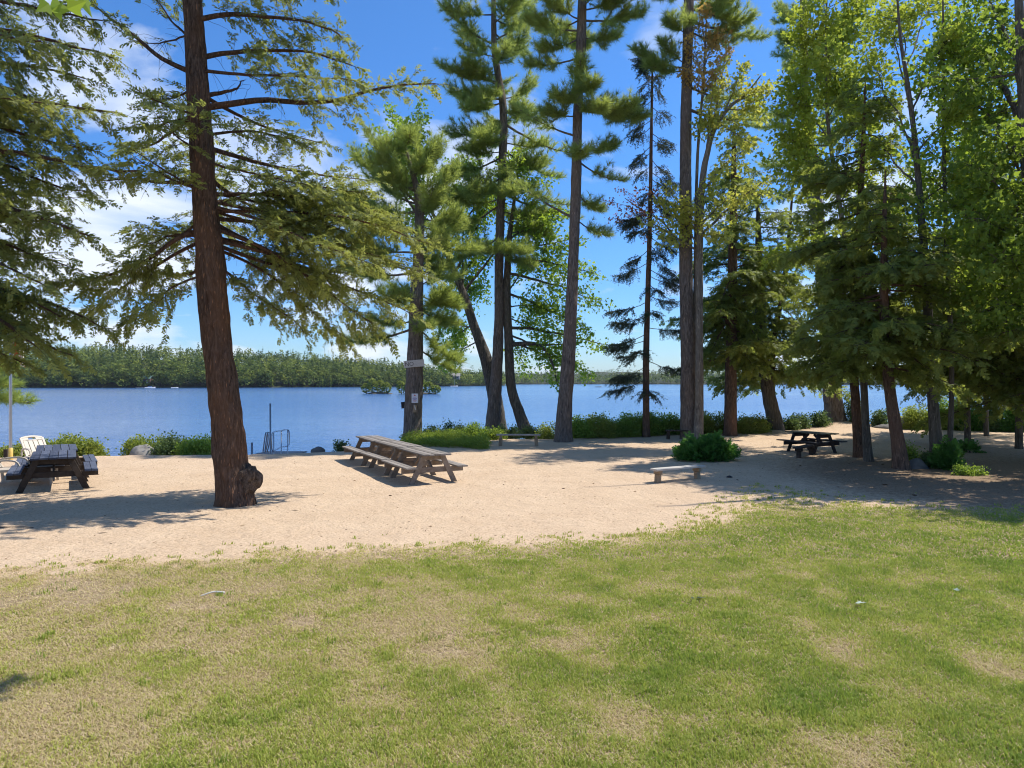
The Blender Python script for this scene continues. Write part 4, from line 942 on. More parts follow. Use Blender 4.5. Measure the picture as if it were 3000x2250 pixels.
maple('tall leafy maple with a pale split base beside the dark stump bush', 21, [(2747, 1376, 46), (2744, 1330, 38), (2738, 1250, 32), (2728, 1100, 27), (2715, 850, 23), (2700, 650, 20), (2680, 407, 15), (2660, 253, 12), (2637, 100, 8), (2620, -150, 3)], B_MAPLE, 161,
      [(480, 2560, 180, 4.2, 1.1, 26), (440, 2540, 300, 3.6, 1., 24), (400, 2580, 60, 4.4, 1.1, 24), (330, 2780, 110, .2, 1.1, 22), (450, 2800, 330, -.5, 1., 20), (280, 2620, 0, 4., 1.1, 22), (200, 2740, 0, 3.4, 1.1, 22), (560, 2570, 420, 2.4, .9, 18), (600, 2800, 520, .4, 1., 20), (700, 2820, 700, -.5, .9, 18)],
      L_MAPY, (), t0=.62)
maple('slender young maple stem close beside the tall leafy maple', 21.4, [(2779, 1374, 20), (2781, 1330, 16), (2788, 1150, 14), (2784, 950, 13), (2772, 700, 12), (2765, 400, 10), (2764, 200, 8), (2762, -50, 3)], B_MAPLE, 171,
      [(380, 2830, 260, .3, .9, 16), (300, 2700, 200, -.5, .9, 14), (450, 2850, 420, .5, .9, 16), (560, 2700, 500, .6, .8, 12), (250, 2820, 100, -.3, .9, 16), (650, 2860, 600, -.2, .8, 14), (850, 2840, 850, .5, .7, 12)], L_MAP, [(700, -20, 14, 1.5, 1.3, .9, 12, .3)], sides=14)
maple('yellow leaved maple rising behind the dark hemlocks', 29, [(2513, 1300, 20), (2508, 1200, 18), (2502, 1050, 16), (2498, 850, 15), (2460, 600, 13), (2425, 350, 10), (2420, 100, 7), (2425, -100, 3)], B_GREY, 175,
      [(500, 2290, 400, .3, 1.3, 30), (420, 2310, 240, .5, 1.3, 30), (350, 2500, 230, -.6, 1.3, 30), (280, 2330, 110, .2, 1.2, 26), (600, 2520, 500, .8, 1.2, 24), (700, 2280, 740, -.9, 1.2, 24), (220, 2480, 40, .4, 1.3, 28), (200, 2350, 0, -.7, 1.3, 26), (130, 2540, 0, .6, 1.3, 26), (400, 2540, 330, -1.2, 1.3, 28), (330, 2420, 150, -2., 1.2, 24), ], L_MAPY, [(700, -100, 18, 2.6, 2., 1.2, 16, .3)], size=.5)
maple('broad dark maple leaning in at the edge of the frame over the thicket', 18.5, [(3090, 1404, 60), (3080, 1200, 50), (3050, 900, 44), (3020, 600, 38), (3000, 300, 30), (2985, 0, 22), (2970, -400, 5)], B_MAPLE, 181,
      [(500, 2800, 260, 2.5, 1.1, 26), (420, 2850, 120, 2.8, 1.1, 24), (380, 2780, 60, 3.4, 1.1, 24), (620, 2830, 480, -.2, 1.1, 26), (700, 2790, 600, .4, 1.1, 26), (800, 2850, 720, -.3, 1.1, 24), (860, 2800, 830, .8, 1., 28), (760, 2860, 640, -1.2, 1.1, 28), (820, 2920, 760, -1.6, 1.1, 28), (700, 2900, 520, -1., 1.1, 26), (300, 2900, 30, 2., 1.1, 22), (560, 2920, 380, -.9, 1., 20), (900, 2900, 900, -.6, 1., 20), (960, 2850, 960, .6, .9, 18), (200, 2880, -40, 2., 1.1, 20)],
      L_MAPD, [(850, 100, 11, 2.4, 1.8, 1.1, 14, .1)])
hem('dark bough of a hemlock hanging low over the far thicket', 24, [(3120, 1380, 50), (3115, 1000, 42), (3110, 600, 30), (3105, 200, 5)], B_HEM, 191,
    [(1150, 600, 38, 4.4, 3.6, 1.2, 28), (600, 230, 16, 3., .8, 1., 18)], extra=((960, 2850, 1090, .2, 1., 26), (1000, 2790, 1060, .6, 1., 26), (920, 2830, 1010, -.6, 1., 26), (1040, 2900, 1130, .3, .9, 22), (1050, 2960, 1170, -.5, .9, 20)))
hem('dark hemlock filling the gap between the maple base and the shady thicket', 29, [(2835, 1302, 17), (2832, 1000, 14), (2828, 700, 10), (2826, 330, 3)], B_MAPLE, 221, [(1120, 750, 34, 3.6, 3.4, 1.2, 24), (750, 350, 26, 3.2, .8, 1.1, 18)])
hem('dark hemlock close to the frame edge in front of the thicket bushes', 27, [(2985, 1314, 20), (2985, 1000, 17), (2984, 700, 12), (2980, 400, 3)], B_MAPLE, 225, [(1130, 750, 34, 3.6, 3.4, 1.2, 24), (750, 420, 22, 3.2, .8, 1.1, 18)])
hem('dark shore hemlock whose boughs sweep low across the lake beside the maple base', 33, [(2890, 1278, 13), (2885, 1000, 11), (2880, 700, 9), (2878, 420, 3)], B_MAPLE, 195,
    [(1150, 800, 30, 3.6, 3.4, 1.2, 24), (800, 430, 24, 3.2, .8, 1.1, 18)])
hem('dark hemlock in the shore row between the flared pine and the slim pair', 37.5, [(2268, 1264, 18), (2262, 1143, 16), (2268, 1000, 15), (2300, 800, 12), (2330, 470, 3)], B_HEM, 197,
    [(1120, 800, 26, 3.2, 3., 1.1, 22), (800, 480, 18, 2.8, .8, 1., 16)])

hem('hemlock standing just outside the frame behind the broad dark maple', 21, [(3640, 1390, 60), (3635, 900, 48), (3630, 400, 30), (3628, 0, 8)], B_HEM, 211, [(1050, 500, 15, 4., 3.6, 1.1, 20), (500, 30, 12, 3.2, .8, 1., 16)])
hem('tall hemlock beyond the frame edge whose dark boughs reach over the lawn corner', 17.5, [(3460, 1422, 60), (3455, 900, 46), (3450, 300, 28), (3448, -100, 6)], B_HEM, 213, [(950, 400, 18, 4., 3.6, 1.1, 20), (400, -80, 14, 3., .8, 1., 16)])
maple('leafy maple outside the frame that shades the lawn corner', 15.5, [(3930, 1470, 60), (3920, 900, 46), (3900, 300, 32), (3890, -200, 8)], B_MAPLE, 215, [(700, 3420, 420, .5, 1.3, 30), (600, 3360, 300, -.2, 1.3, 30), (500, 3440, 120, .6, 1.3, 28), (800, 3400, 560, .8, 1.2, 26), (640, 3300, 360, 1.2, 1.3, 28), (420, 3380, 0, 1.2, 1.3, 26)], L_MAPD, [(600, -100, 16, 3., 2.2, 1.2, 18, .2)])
t = thing('maple_tree', 'maple standing behind the viewer, leaf tips dipping into the top corner of view', 'tree', (-6.5, -3., 0))
mb = MB(); tk = spline([(-6.5, -3, -.1), (-6.45, -2.9, 3), (-6.2, -2.6, 7), (-6, -2.4, 12)], 60); tube(mb, tk, np.linspace(.26, .08, 60), 20, .1, 7, .3)
fo = Fol(); fo.r = np.random.default_rng(5)
for p0, p1, q0, ns in ((tk[30], (-3.95, 5.9, 5.95), .94, 3), (tk[38], (.55, 7.9, 8.), .97, 4)):
    pp = spline([p0, (np.array(p0)+np.array(p1))/2+[.2, 0, .9], p1], 24); tube(mb, pp, np.linspace(.07, .008, 24), 7)
    foliate(fo, pp, ns, .4, LEAF, t0=q0, planar=.1, fwd=.5, droop=.4, step=.16, size=.36, tilt=.8, yaw=.9, twr=.006)
mb.build('trunk', B_MAPLE, t, True); cr = fo.mesh(); cr.merge(fo.tw, 1); cr.build('crown', [L_MAP, B_TWIG], t)
# ------------------------------------------------------------------ signs on the pine
def face_pt(px, py, out=.0):
    c, r = PT.at(ZC+(HY-py)/F*PT.D); p = P(px, py, PT.D)
    dx_ = np.clip((p[0]-c[0])/r, -.95, .95); return np.array([p[0], c[1]-r*math.sqrt(1-dx_*dx_)-out, p[2]])
M_BOARD = m_wood('old white board', (.30, .27, .24), (.60, .57, .53), (14, 14, 60), False); M_INK = m_plain('faded dark paint', (.10, .085, .075), .9)
def text(s, size, loc, rot, mat, parent, name, ext=.001):
    cu = bpy.data.curves.new(name, 'FONT'); cu.body = s; cu.size = size; cu.align_x = 'CENTER'; cu.align_y = 'CENTER'; cu.extrude = ext
    tmp = bpy.data.objects.new('tmp', cu); COL.objects.link(tmp); bpy.context.view_layer.update()
    me = bpy.data.meshes.new_from_object(tmp.evaluated_get(bpy.context.evaluated_depsgraph_get())); bpy.data.objects.remove(tmp); bpy.data.curves.remove(cu)
    me.materials.clear(); me.materials.append(mat)
    o = bpy.data.objects.new(name, me); COL.objects.link(o)
    o.parent = parent; o.location = loc; o.rotation_euler = rot; return o
c = face_pt(1217, 1066, .07)
t = thing('carved_board', 'weathered pale board with carved lettering nailed high across the pine trunk', 'sign', c, group=None); t.rotation_euler = (0, -.09, 0)
mb = MB(); obox(mb, (-.44, 0, 0), (.44, 0, 0), .04, .30); o = mb.build('board', M_BOARD); o.parent = t; o.location = (0, 0, 0)
text('NO', .24, (-.2, -.0215, -.01), (PI/2, 0, 0), M_INK, t, 'lettering')
c = face_pt(1219, 1166, .03)
t = thing('paper_notice', 'white paper notice with red triangle tacked to the pine below the board', 'notice', c)
mb = MB(); obox(mb, (0, 0, -.2), (0, 0, .2), .28, .012, (0, 1, 0)); o = mb.build('sheet', m_plain('paper', (.72, .71, .74), .7, .3, 0, .03)); o.parent = t; o.location = (0, 0, 0)
M_PURP = m_plain('purple ink', (.18, .12, .36), .8); M_REDI = m_plain('red ink', (.5, .08, .07), .8)
def flat(parent, name, pts, mat, y=-.0075):
    mb = MB(); n = len(pts); V = [(x, y, z) for x, z in pts]+[(x, y-.001, z) for x, z in pts]
    mb.add(V, [np.array([list(range(n, 2*n))])]); o = mb.build(name, mat); o.parent = parent; o.location = (0, 0, 0); return o
flat(t, 'red_triangle', [(-.045, .10), (.045, .10), (0, .165)], M_REDI)
for z, wd, mt, h in ((.045, .06, M_PURP, .012), (0, .10, M_PURP, .022), (-.04, .09, M_PURP, .016), (-.065, .05, M_PURP, .012), (-.1, .08, M_REDI, .01), (-.13, .06, M_REDI, .012)): flat(t, 'text_line', [(-wd, z-h/2), (wd, z-h/2), (wd, z+h/2), (-wd, z+h/2)], mt)
c = face_pt(1219, 1196, .05); t = thing('wooden_leaflet_box', 'small open wooden box with a stake, fixed under the paper notice', 'box', c)
mb = MB(); obox(mb, (0, 0, -.16), (0, 0, .16), .15, .06, (0, 1, 0)); o = mb.build('back', W_TAN); o.parent = t; o.location = (0, 0, 0)
mb = MB(); obox(mb, (-.01, -.045, .14), (.045, -.055, -.06), .05, .03, (0, 1, 0)); o = mb.build('stake', W_PALE); o.parent = t; o.location = (0, 0, 0)
c = P(1182, 1187, 31); mb = MB(); obox(mb, c+[0, 0, -.14], c+[-.02, 0, .14], .16, .14, (0, 1, 0)); tag(mb.build('birdhouse_box', W_DARK, None, False, c), 'small dark box on the side of the pine trunk, level with the notice', 'box')

# ------------------------------------------------------------------ shrubs and ground plants
L_AZ = m_leaf('azalea leaves', (.08, .175, .035), (.22, .35, .06), (.46, .6, .07), .47, (.27, .34, .055), .5, .3, 2.)
L_BLUE = m_leaf('blueberry leaves', (.04, .085, .035), (.10, .17, .06), (.22, .3, .07), .4, (.14, .19, .06), .5, .3, 2.)
L_BRIGHT = m_leaf('bright groundcover leaves', (.13, .22, .03), (.22, .31, .045), (.4, .5, .05), .45, (.24, .28, .05), .5, .3, 2.)
L_FERN = m_leaf('dark green juniper', (.03, .10, .022), (.10, .25, .05), (.2, .42, .06), .45, (.09, .2, .04), .55, .25, 2.)
L_OLIVE = m_leaf('olive shrub leaves', (.12, .18, .035), (.28, .34, .07), (.5, .56, .07), .47, (.3, .31, .07), .5, .3, 2.)  # yellow green leaf tone for crest, hedge and thicket shrubs
def shrub(label, c, r, leaf, n, size, temps=SMALL, group=None, seed=1, up=.25, stems=14, name='shrub', shape=1., cat='shrub'):
    """rounded irregular bush: leafy shoots through an ellipsoidal volume over woody stems"""
    rr = np.random.default_rng(seed); c = np.asarray(c, float); r = np.asarray(r, float)
    t = thing(name, label, cat, c, group=group)
    f = Fol(); f.r = rr
    nl = max(3, int(3+n/150)); la = rr.uniform(0, 2*PI, nl); lr = np.sqrt(rr.random(nl))*.65
    lc = np.stack([lr*np.cos(la), lr*np.sin(la), np.zeros(nl)], -1); lh = rr.uniform(.6, 1.05, nl); lw = rr.uniform(.35, .6, nl)
    n = int(n*(1.5 if temps is SMALL else 2.)); size = size*(1.45 if temps is SMALL else .9); k = rr.integers(0, nl, n); u = unit(rr.normal(0, 1, (n, 3))); u[:, 2] = np.abs(u[:, 2])**shape; rad = rr.random(n)[:, None]**.4
    p = lc[k]+u*rad*np.stack([lw[k], lw[k], lh[k]], -1)
    O = c+p*r; O[:, 2] += .03
    d = u+UP*up+rr.normal(0, .35, (n, 3))
    f.add(temps, O, d, unit(u*.6+UP+rr.normal(0, .4, (n, 3))), size*rr.uniform(.6, 1.3, n))
    for i in range(stems):
        e = O[rr.integers(0, n)]; b = c+np.array([*(rr.normal(0, .18, 2)*r[:2]), -.08]); tube(f.tw, limb_pts(b, e, -.05, .1, 6, rr), np.linspace(.012, .004, 6), 4, cap=False)
    mb = f.mesh(); mb.merge(f.tw, 1); mb.build('foliage', [leaf, B_TWIG], t)
    return t
GS = 'sunlit shrubs along the sand crest'
def sh(px, py, D, rx, ry, h, *a, **k):
    q = P(px, py, D); return shrub(a[0], (q[0], q[1], max(float(ground_z(q[0], q[1], False)), -.12)-.02), (rx, ry, h*1.08), *a[1:], **k)
sh(75, 1320, 24.2, .95, .7, .55, 'olive green shrub between the flagpole and the tall lounger back', L_OLIVE, 420, .2, group=GS, seed=2)
sh(170, 1330, 24.4, 1.15, .75, .72, 'broad yellow green shrub behind the grey picnic tables', L_OLIVE, 620, .2, group=GS, seed=3)
sh(245, 1335, 24.5, .6, .55, .6, 'rounded shrub tapering off the broad one towards bare sand', L_OLIVE, 260, .2, group=GS, seed=4)
sh(283, 1338, 24.6, .22, .2, .3, 'tiny green sprig of shrub alone on the sand crest', L_OLIVE, 50, .18, group=GS, seed=41)
sh(408, 1338, 25.9, 1.05, .6, .62, 'small leafy shrub growing behind the pale boulder', L_OLIVE, 300, .2, group=GS, seed=5)
sh(515, 1342, 25.3, .85, .6, .65, 'blue green shrub on the crest, next to the boulder shrub', L_BLUE, 330, .2, group=GS, seed=6)
sh(590, 1342, 25.2, .8, .6, .75, 'fresh green shrub on the crest against the leaning hemlock trunk', L_AZ, 380, .2, group=GS, seed=7)
sh(997, 1335, 26.8, .2, .2, .5, 'single dark sprig of shrub beside the far end of the grey tables', L_BLUE, 50, .18, seed=8)
r = np.random.default_rng(8)
f = Fol(); n = 3000; px = r.uniform(1178, 1430, n); py = 1310-r.random(n)*26-np.interp(px, [1178, 1250, 1350, 1430], [0, 2, 0, -4])+(px-1178)*.02
O = np.array([G(a, b) for a, b in zip(px, py)]); O[:, 2] = r.random(n)**.7*np.where(O[:, 1] > 29.6, .36, .26)*np.clip(noise2(O[:, 0]*1.5+40, O[:, 1]*1.5, 33, 3)*2.4-.45, .15, 1.3); u = unit(r.normal(0, 1, (n, 3))+UP*1.2)
f.add(SMALL, O, u, unit(UP+r.normal(0, .4, (n, 3))), r.uniform(.12, .22, n))
tag(f.mesh().build('ground_cover', L_BRIGHT), 'bright green leafy ground cover at the foot of the pine with the notice', 'ground cover', kind='stuff')
GB = 'low dark shrubs between the shoreline trunks'
for px_, py_, D, rx, h, lb, lf, n in ((1275, 1295, 32.6, .75, .62, 'dark low bush behind the bright ground cover near the pine', L_BLUE, 260), (1335, 1290, 33.2, .8, .68, 'dark bush by the foot of the forked maple', L_BLUE, 280), (1395, 1290, 33, .7, .72, 'green bush against the straight pine, with bright tips', L_AZ, 260), (1440, 1300, 31.2, .6, .45, 'bright low plant between the straight pine and the bench', L_BRIGHT, 160),
        (1492, 1282, 33.6, .6, .6, 'thin dark shrub behind the seat of the grey bench', L_BLUE, 140), (1560, 1290, 33., .55, .5, 'sparse shrub at the foot of the dark curved maple', L_BLUE, 120), (1600, 1300, 31.8, .62, .95, 'airy sapling shrub between the grey bench and the tall pine', L_OLIVE, 150)):
    sh(px_, py_, D, rx, .6, h, lb, lf, n, .2, group=GB, seed=px_)
GH = 'azalea hedge bushes along the shore'
for px_, D, rx, h, lb, lf, n in ((1715, 32.2, .8, .95, 'dark glossy end bush of the hedge next to the tall pine', L_AZ, 420), (1765, 32.3, .8, 1.0, 'hedge bush with yellow green face, second from the tall pine', L_OLIVE, 420), (1820, 32.8, .85, 1.05, 'tall middle bush of the hedge left of the spruce trunk', L_AZ, 460), (1868, 33.4, .8, 1.1, 'dark hedge bush hugging the thin spruce trunk', L_AZ, 420),
        (1922, 34, .85, 1.12, 'dense hedge bush between the spruce and the shaded bench', L_AZ, 440), (1975, 34.4, .8, 1.12, 'hedge bush behind the shaded low bench', L_AZ, 420), (2075, 34.8, .85, 1.1, 'hedge bush between the twin trunks and the reddish hemlock', L_OLIVE, 420), (2115, 35, .7, 1.0, 'olive hedge bush touching the reddish hemlock trunk', L_OLIVE, 300), (2195, 35.2, .95, .95, 'last broad hedge bush beyond the reddish hemlock', L_OLIVE, 420), (2235, 36, .55, .7, 'thin blue green bush where the hedge ends', L_BLUE, 140)):
    q = P(px_, 1280, D); shrub(lb, (q[0], q[1], -.05), (rx*1.12, .85, h*1.08), lf, int(n*1.3), .2, group=GH, seed=px_)
sh(2066, 1352, 23.3, 1.0, .75, .72, 'dense dark green spreading juniper in front of the twin trunks', L_FERN, 1100, .26, temps=HEM_M, seed=66, up=.25, stems=20, name='juniper_bush')
for px_, D, rx, h, lb, n in ((2310, 37.6, .7, .75, 'sparse leafy sapling by the leaning shore trunk', 130), (2350, 38.4, .7, .85, 'sparse sapling behind the black picnic table', 150), (2395, 39, .7, 1.0, 'sparse taller sapling touching the flared pine', 160), (2500, 39.6, .6, 2.2, 'tall thin sapling rising beside the flared pine', 170), (2575, 38.8, .6, 1.3, 'thin sapling over the flat dark rock', 130)):
    q = P(px_, 1262, D); shrub(lb, (q[0], q[1], -.05), (rx, .6, h), L_BLUE, n, .24, group='thin saplings at the water', seed=px_, stems=18, name='sapling', shape=.6)
for px_, D, rx, h, lb, lf, n in ((2680, 38, .8, 1.5, 'yellow tinged thicket bush beside the granite boulder', L_OLIVE, 420), (2735, 37.6, .9, 1.3, 'thicket bush behind the maple base', L_AZ, 400), (2790, 37.4, 1., 2.3, 'tall open thicket bush with bright leaves', L_AZ, 380), (2845, 37, 1., 1.7, 'dark thicket bush in the middle of the shady bank', L_FERN, 420), (2900, 36.6, 1., 1.5, 'dark thicket bush with thin upright stems', L_BLUE, 420), (2955, 36.2, 1., 1.5, 'dark thicket bush in front of the grey chair', L_FERN, 420), (3015, 36, 1.2, 2.2, 'dark thicket bush cut off by the frame', L_FERN, 420)):
    q = P(px_, 1262, D); shrub(lb, (q[0], q[1], -.05), (rx, .7, h), lf, n, .24, group='thicket bushes on the shady bank', seed=px_, stems=30)
for px_, D in ((2868, 37), (2888, 37.6), (2912, 36.6), (2932, 37.2), (2952, 36.4), (2985, 37)):
    T = Tree('young_tree', {2868: 'thinnest bare young trunk, first in the shady thicket', 2888: 'young trunk forking low in the shady thicket', 2912: 'straight dark young trunk in the middle of the thicket', 2932: 'slightly bent young trunk in the thicket', 2952: 'thickest slanting young trunk of the thicket', 2985: 'young trunk next to the grey chair in the thicket'}[px_], 'tree', D,
             [(px_+8, 1275, 9), (px_, 1180, 8), (px_-6, 1060, 7), (px_-4, 900, 4), (px_, 800, 2)], B_HEM, 'young trunks in the shady thicket', sides=8, seed=px_)
    T.branch(1200, px_+30, 1130, .3, .5, 5, .3, **HM); T.branch(1150, px_-30, 1080, -.3, .5, 5, .3, **HM); T.branch(1000, px_+30, 930, .3, .6, 6, .3, **HM); T.finish(L_HEMD, B_TWIG)
q = G(2800, 1382); shrub('dark conical evergreen seedling behind the slender maple stem', (q[0], q[1]+.4, 0), (.38, .38, .75), L_FERN, 330, .25, temps=HEM_M, seed=301, up=.9)
q = G(2720, 1372); shrub('low dark weeds round the base of the leafy maple', (q[0], q[1]+.2, 0), (.5, .4, .45), L_BLUE, 120, .16, seed=302)
q = G(2690, 1365); shrub('leafy seedling with open sprigs beside the mossy rock', (q[0], q[1]+.3, 0), (.32, .3, .75), L_AZ, 70, .17, seed=303)
q = G(2845, 1392); shrub('low sunlit green weeds on the litter past the maple stems', (q[0], q[1], 0), (.5, .35, .22), L_AZ, 110, .14, seed=304)
q = G(2835, 1325); shrub('flat hemlock seedling spreading its sprays low behind the maple stems', (q[0], q[1], 0), (.6, .4, .3), L_FERN, 60, .3, temps=HEM_M, seed=305)

# ------------------------------------------------------------------ islets, far cabin, boats
M_ISL = m_plain('islet soil', (.12, .10, .07), .9, .1, 0, .3, .6)
for px_, wd, D in ((1105, 4.6, 236), (1225, 6.4, 230)):
    q = P(px_, 1150, D); mb = MB(); blob(mb, (q[0], q[1], LAKE-.3), (wd*1.05, 3., .9), px_, .3); o = mb.build('islet', M_ISL, None, True, (q[0], q[1], LAKE)); tag(o, kind='structure')
    rr = np.random.default_rng(px_)
    for i, (dx_, h) in enumerate(((-.8, 4.2), (-.3, 6.2), (.2, 5.4), (.7, 4.6)) if px_ < 1200 else ((-.85, 5.2), (-.35, 6.4), (.15, 5.6), (.55, 4.8), (.9, 3.4))):
        O = np.array([[q[0]+dx_*wd, q[1]+rr.uniform(-1, 1), LAKE+.2]])
        h *= .8; mb_tr = MB(); mb = wood('t', '', np.repeat(O, 1, 0), np.array([h]), np.array([1.7]), np.array([rr.uniform(.8, 1.)]), np.array([False]), 320, M_FAR, rr)
        nm = ['shortest', 'tallest', 'rounded', 'outermost'] if px_ < 1200 else ['first', 'tallest', 'middle', 'low', 'smallest']
        ord_ = ['westernmost', 'second', 'third', 'easternmost'] if px_ < 1200 else ['first', 'second', 'third', 'fourth', 'last']
        t = thing('islet_tree', f'{nm[i]} yellow green tree on the {"narrow" if px_ < 1200 else "wide"} islet, {ord_[i]} in its row', 'tree', O[0], group='trees on the two islets')
        tb = MB(); tube(tb, np.array([O[0]-UP*.4, O[0]+UP*h*.6]), [.14, .06], 6); tb.build('trunk', M_BARKD, t); mb.build('crown', M_FAR, t)
q = P(428, 1120, 471); b = np.array([q[0], q[1], 1.4])
t = thing('lake_cabin', 'cabin with pale green roof half hidden in trees across the lake', 'cabin', b)
mb = MB(); obox(mb, b+[-4, 0, 1.6], b+[4, 0, 1.6], 6, 3.2); mb.build('wall', m_plain('cabin wall', (.16, .1, .07), .8), t)
mb = MB(); R = [(-4.6, -3.6, 3.1), (4.6, -3.6, 3.1), (4.6, 0, 5.2), (-4.6, 0, 5.2), (4.6, 3.6, 3.1), (-4.6, 3.6, 3.1)]; mb.add(np.array(R)+b, [np.array([[0, 1, 2, 3], [3, 2, 4, 5]])]); mb.build('roof', m_plain('green metal roof', (.13, .22, .19), .5), t)
mb = MB(); obox(mb, b+[2., -3.05, .1], b+[2., -3.05, 2.2], 1, .06, (0, 1, 0)); mb.build('door', M_WHT, t)
for x in (-2.4, .2): mb = MB(); obox(mb, b+[x, -3.05, 1.2], b+[x, -3.05, 2.3], 1.2, .06, (0, 1, 0)); mb.build('window', m_plain('dark window', (.03, .04, .05), .2), t)
q = P(1334, 1112, 640); b = np.array([q[0], q[1], 4.5])
t = thing('lake_house', 'pale gabled house among trees above the moored sailboat', 'house', b)
mb = MB(); obox(mb, b+[-4, 0, 1.5], b+[4, 0, 1.5], 6, 3.); mb.build('wall', m_plain('house wall', (.34, .31, .27), .8), t)
mb = MB(); R = [(-4.6, -3.6, 2.9), (4.6, -3.6, 2.9), (4.6, 0, 5.6), (-4.6, 0, 5.6), (4.6, 3.6, 2.9), (-4.6, 3.6, 2.9)]; mb.add(np.array(R)+b, [np.array([[0, 1, 2, 3], [3, 2, 4, 5]])]); mb.build('roof', m_plain('grey roof', (.3, .27, .25), .8), t)
for x in (-2, 2): mb = MB(); obox(mb, b+[x, -3.05, 1.], b+[x, -3.05, 2.3], 1.3, .06, (0, 1, 0)); mb.build('window', m_plain('dark window', (.03, .04, .05), .2), t)
def boat(label, px, D, L, col, mast=0, name='boat', cabin=None):
    b = np.array([(px-HX)/F*D, D, LAKE]); t = thing(name, label, 'boat', b)
    xs = np.linspace(-1, 1, 14); V = []
    for x in xs:
        wd = .2*L*(1-max(0, x)**2.4)*.5+.01; sh_ = .09*L*(1+.4*max(0, x)**2)
        for y, z in ((-wd, sh_), (-wd*.75, -.1), (wd*.75, -.1), (wd, sh_), (wd*.8, sh_*.7), (-wd*.8, sh_*.7)): V.append((x*L/2, y, z))
    V = np.array(V)+b; i = np.arange(13)[:, None]*6; j = np.arange(6)[None]
    mb = MB(); mb.add(V, [np.stack([i+j, i+(j+1) % 6, i+6+(j+1) % 6, i+6+j], -1).reshape(-1, 4), np.array([[5, 4, 3, 2, 1, 0], [78, 79, 80, 81, 82, 83]])])
    mb.build('hull', m_plain('hull', col, .4), t, True)
    if mast: mb = MB(); tube(mb, b+np.array([[.1*L, 0, .1], [.1*L, 0, mast]]), [.08, .05], 6); mb.build('mast', M_ALU, t)
    if cabin: mb = MB(); obox(mb, b+[-.2*L, 0, .09*L+.15], b+[.15*L, 0, .09*L+.15], .14*L, .5); mb.build('cabin', m_plain('boat cabin', cabin, .4), t)
    else: mb = MB(); obox(mb, b+[-.25*L, 0, .06*L], b+[-.12*L, 0, .06*L], .15*L, .06); mb.build('bench', W_PALE, t)
    return t
boat('dark low motorboat crossing open water beyond the tall pine', 1753, 520, 4.6, (.05, .05, .05))
boat('white motorboat moored at the far dock below the green roofed cabin', 440, 444, 6.5, (.75, .75, .75), cabin=(.12, .25, .5))
boat('white sailboat with bare mast moored below the pale house', 1330, 585, 6., (.8, .8, .8), 9)
boat('small white boat at the far shore, between the cabin dock and the hemlock trunk', 512, 452, 4.5, (.8, .8, .8))
q = np.array([(425-HX)/F*446, 446, LAKE]); mb = MB()
for k in range(9): obox(mb, q+[-5+1.2*k, -1, .45], q+[-3.85+1.2*k, -1, .45], 2.2, .12)
t = tag(mb.build('far_dock', W_PALE, None, False, q), 'pale wooden dock at the far shore below the cabin', 'dock')

# ------------------------------------------------------------------ lawn grass
r = np.random.default_rng(50)
def lawn_pts(n, y0, y1):
    y = r.uniform(y0, y1, n); x = r.uniform(-1, 1, n)*(y*.77+1.8)
    return x, y
X1, Y1 = lawn_pts(310000, 4.1, 6.6); X2, Y2 = lawn_pts(310000, 6.6, 10.2); X3, Y3 = lawn_pts(200000, 10.2, 15.3)
gx_ = np.r_[X1, X2, X3]; gy_ = np.r_[Y1, Y2, Y3]
lw = np.r_[np.full(len(X1), .0048), np.full(len(X2), .0062), np.full(len(X3), .0088)]
g = lawn_g(gx_, gy_); edge = noise2(gx_*1.7+50, gy_*1.7+50, 61, 4)
pr = np.clip((g+(edge-.5)*1.8+.12)/.5, 0, 1)
patch = noise2(gx_*.55+60, gy_*.75+60, 71, 4); fine = noise2(gx_*2.6+60, gy_*2.6+60, 81, 4)
mid_ = noise2(gx_*1.3+20, gy_*1.6+20, 91, 4); dry = patch*.22+mid_*.38+fine*.50+.145+np.interp(gx_, [-7, -2, 1, 8], [.10, .02, -.17, -.26])+np.interp(g, [0, .8, 2.2], [.1, .02, 0])      # ~.35 green ... >.8 straw
for (px_, py_, rad, amt) in ((2465, 1893, .3, .5), (1085, 2012, .28, .4), (1370, 1893, .4, .32), (1650, 1880, .3, .32), (1500, 2140, .3, .3), (2890, 1950, .3, .35), (2330, 2190, .4, .35), (1890, 2110, .3, .4), (560, 1790, .5, .3), (885, 1825, .22, .5), (1250, 1745, .45, .22), (2440, 1735, .25, .35), (2620, 2210, .3, .3), (300, 1720, .6, .2),
        (1960, 1890, .4, -.3), (2400, 2060, .5, -.22), (2890, 2200, .3, -.35), (1460, 2200, .3, -.35), (900, 1760, .4, -.25), (1600, 1960, .3, -.3), (2700, 1580, 1.2, -.2), (2200, 1570, 1., -.15), (1300, 1650, 1., -.15), (2200, 1960, .3, -.3), (850, 2150, .5, -.2)):
    b_ = G(px_, py_); dry = dry+(amt if amt > 0 else amt*.55)*np.exp(-((gx_-b_[0])**2+((gy_-b_[1])*.9)**2)/rad**2)*(.35+.7*fine)
bare = np.clip((dry-.86)/.14, 0, .72)
k = (r.random(len(gx_)) < pr*(1-bare))
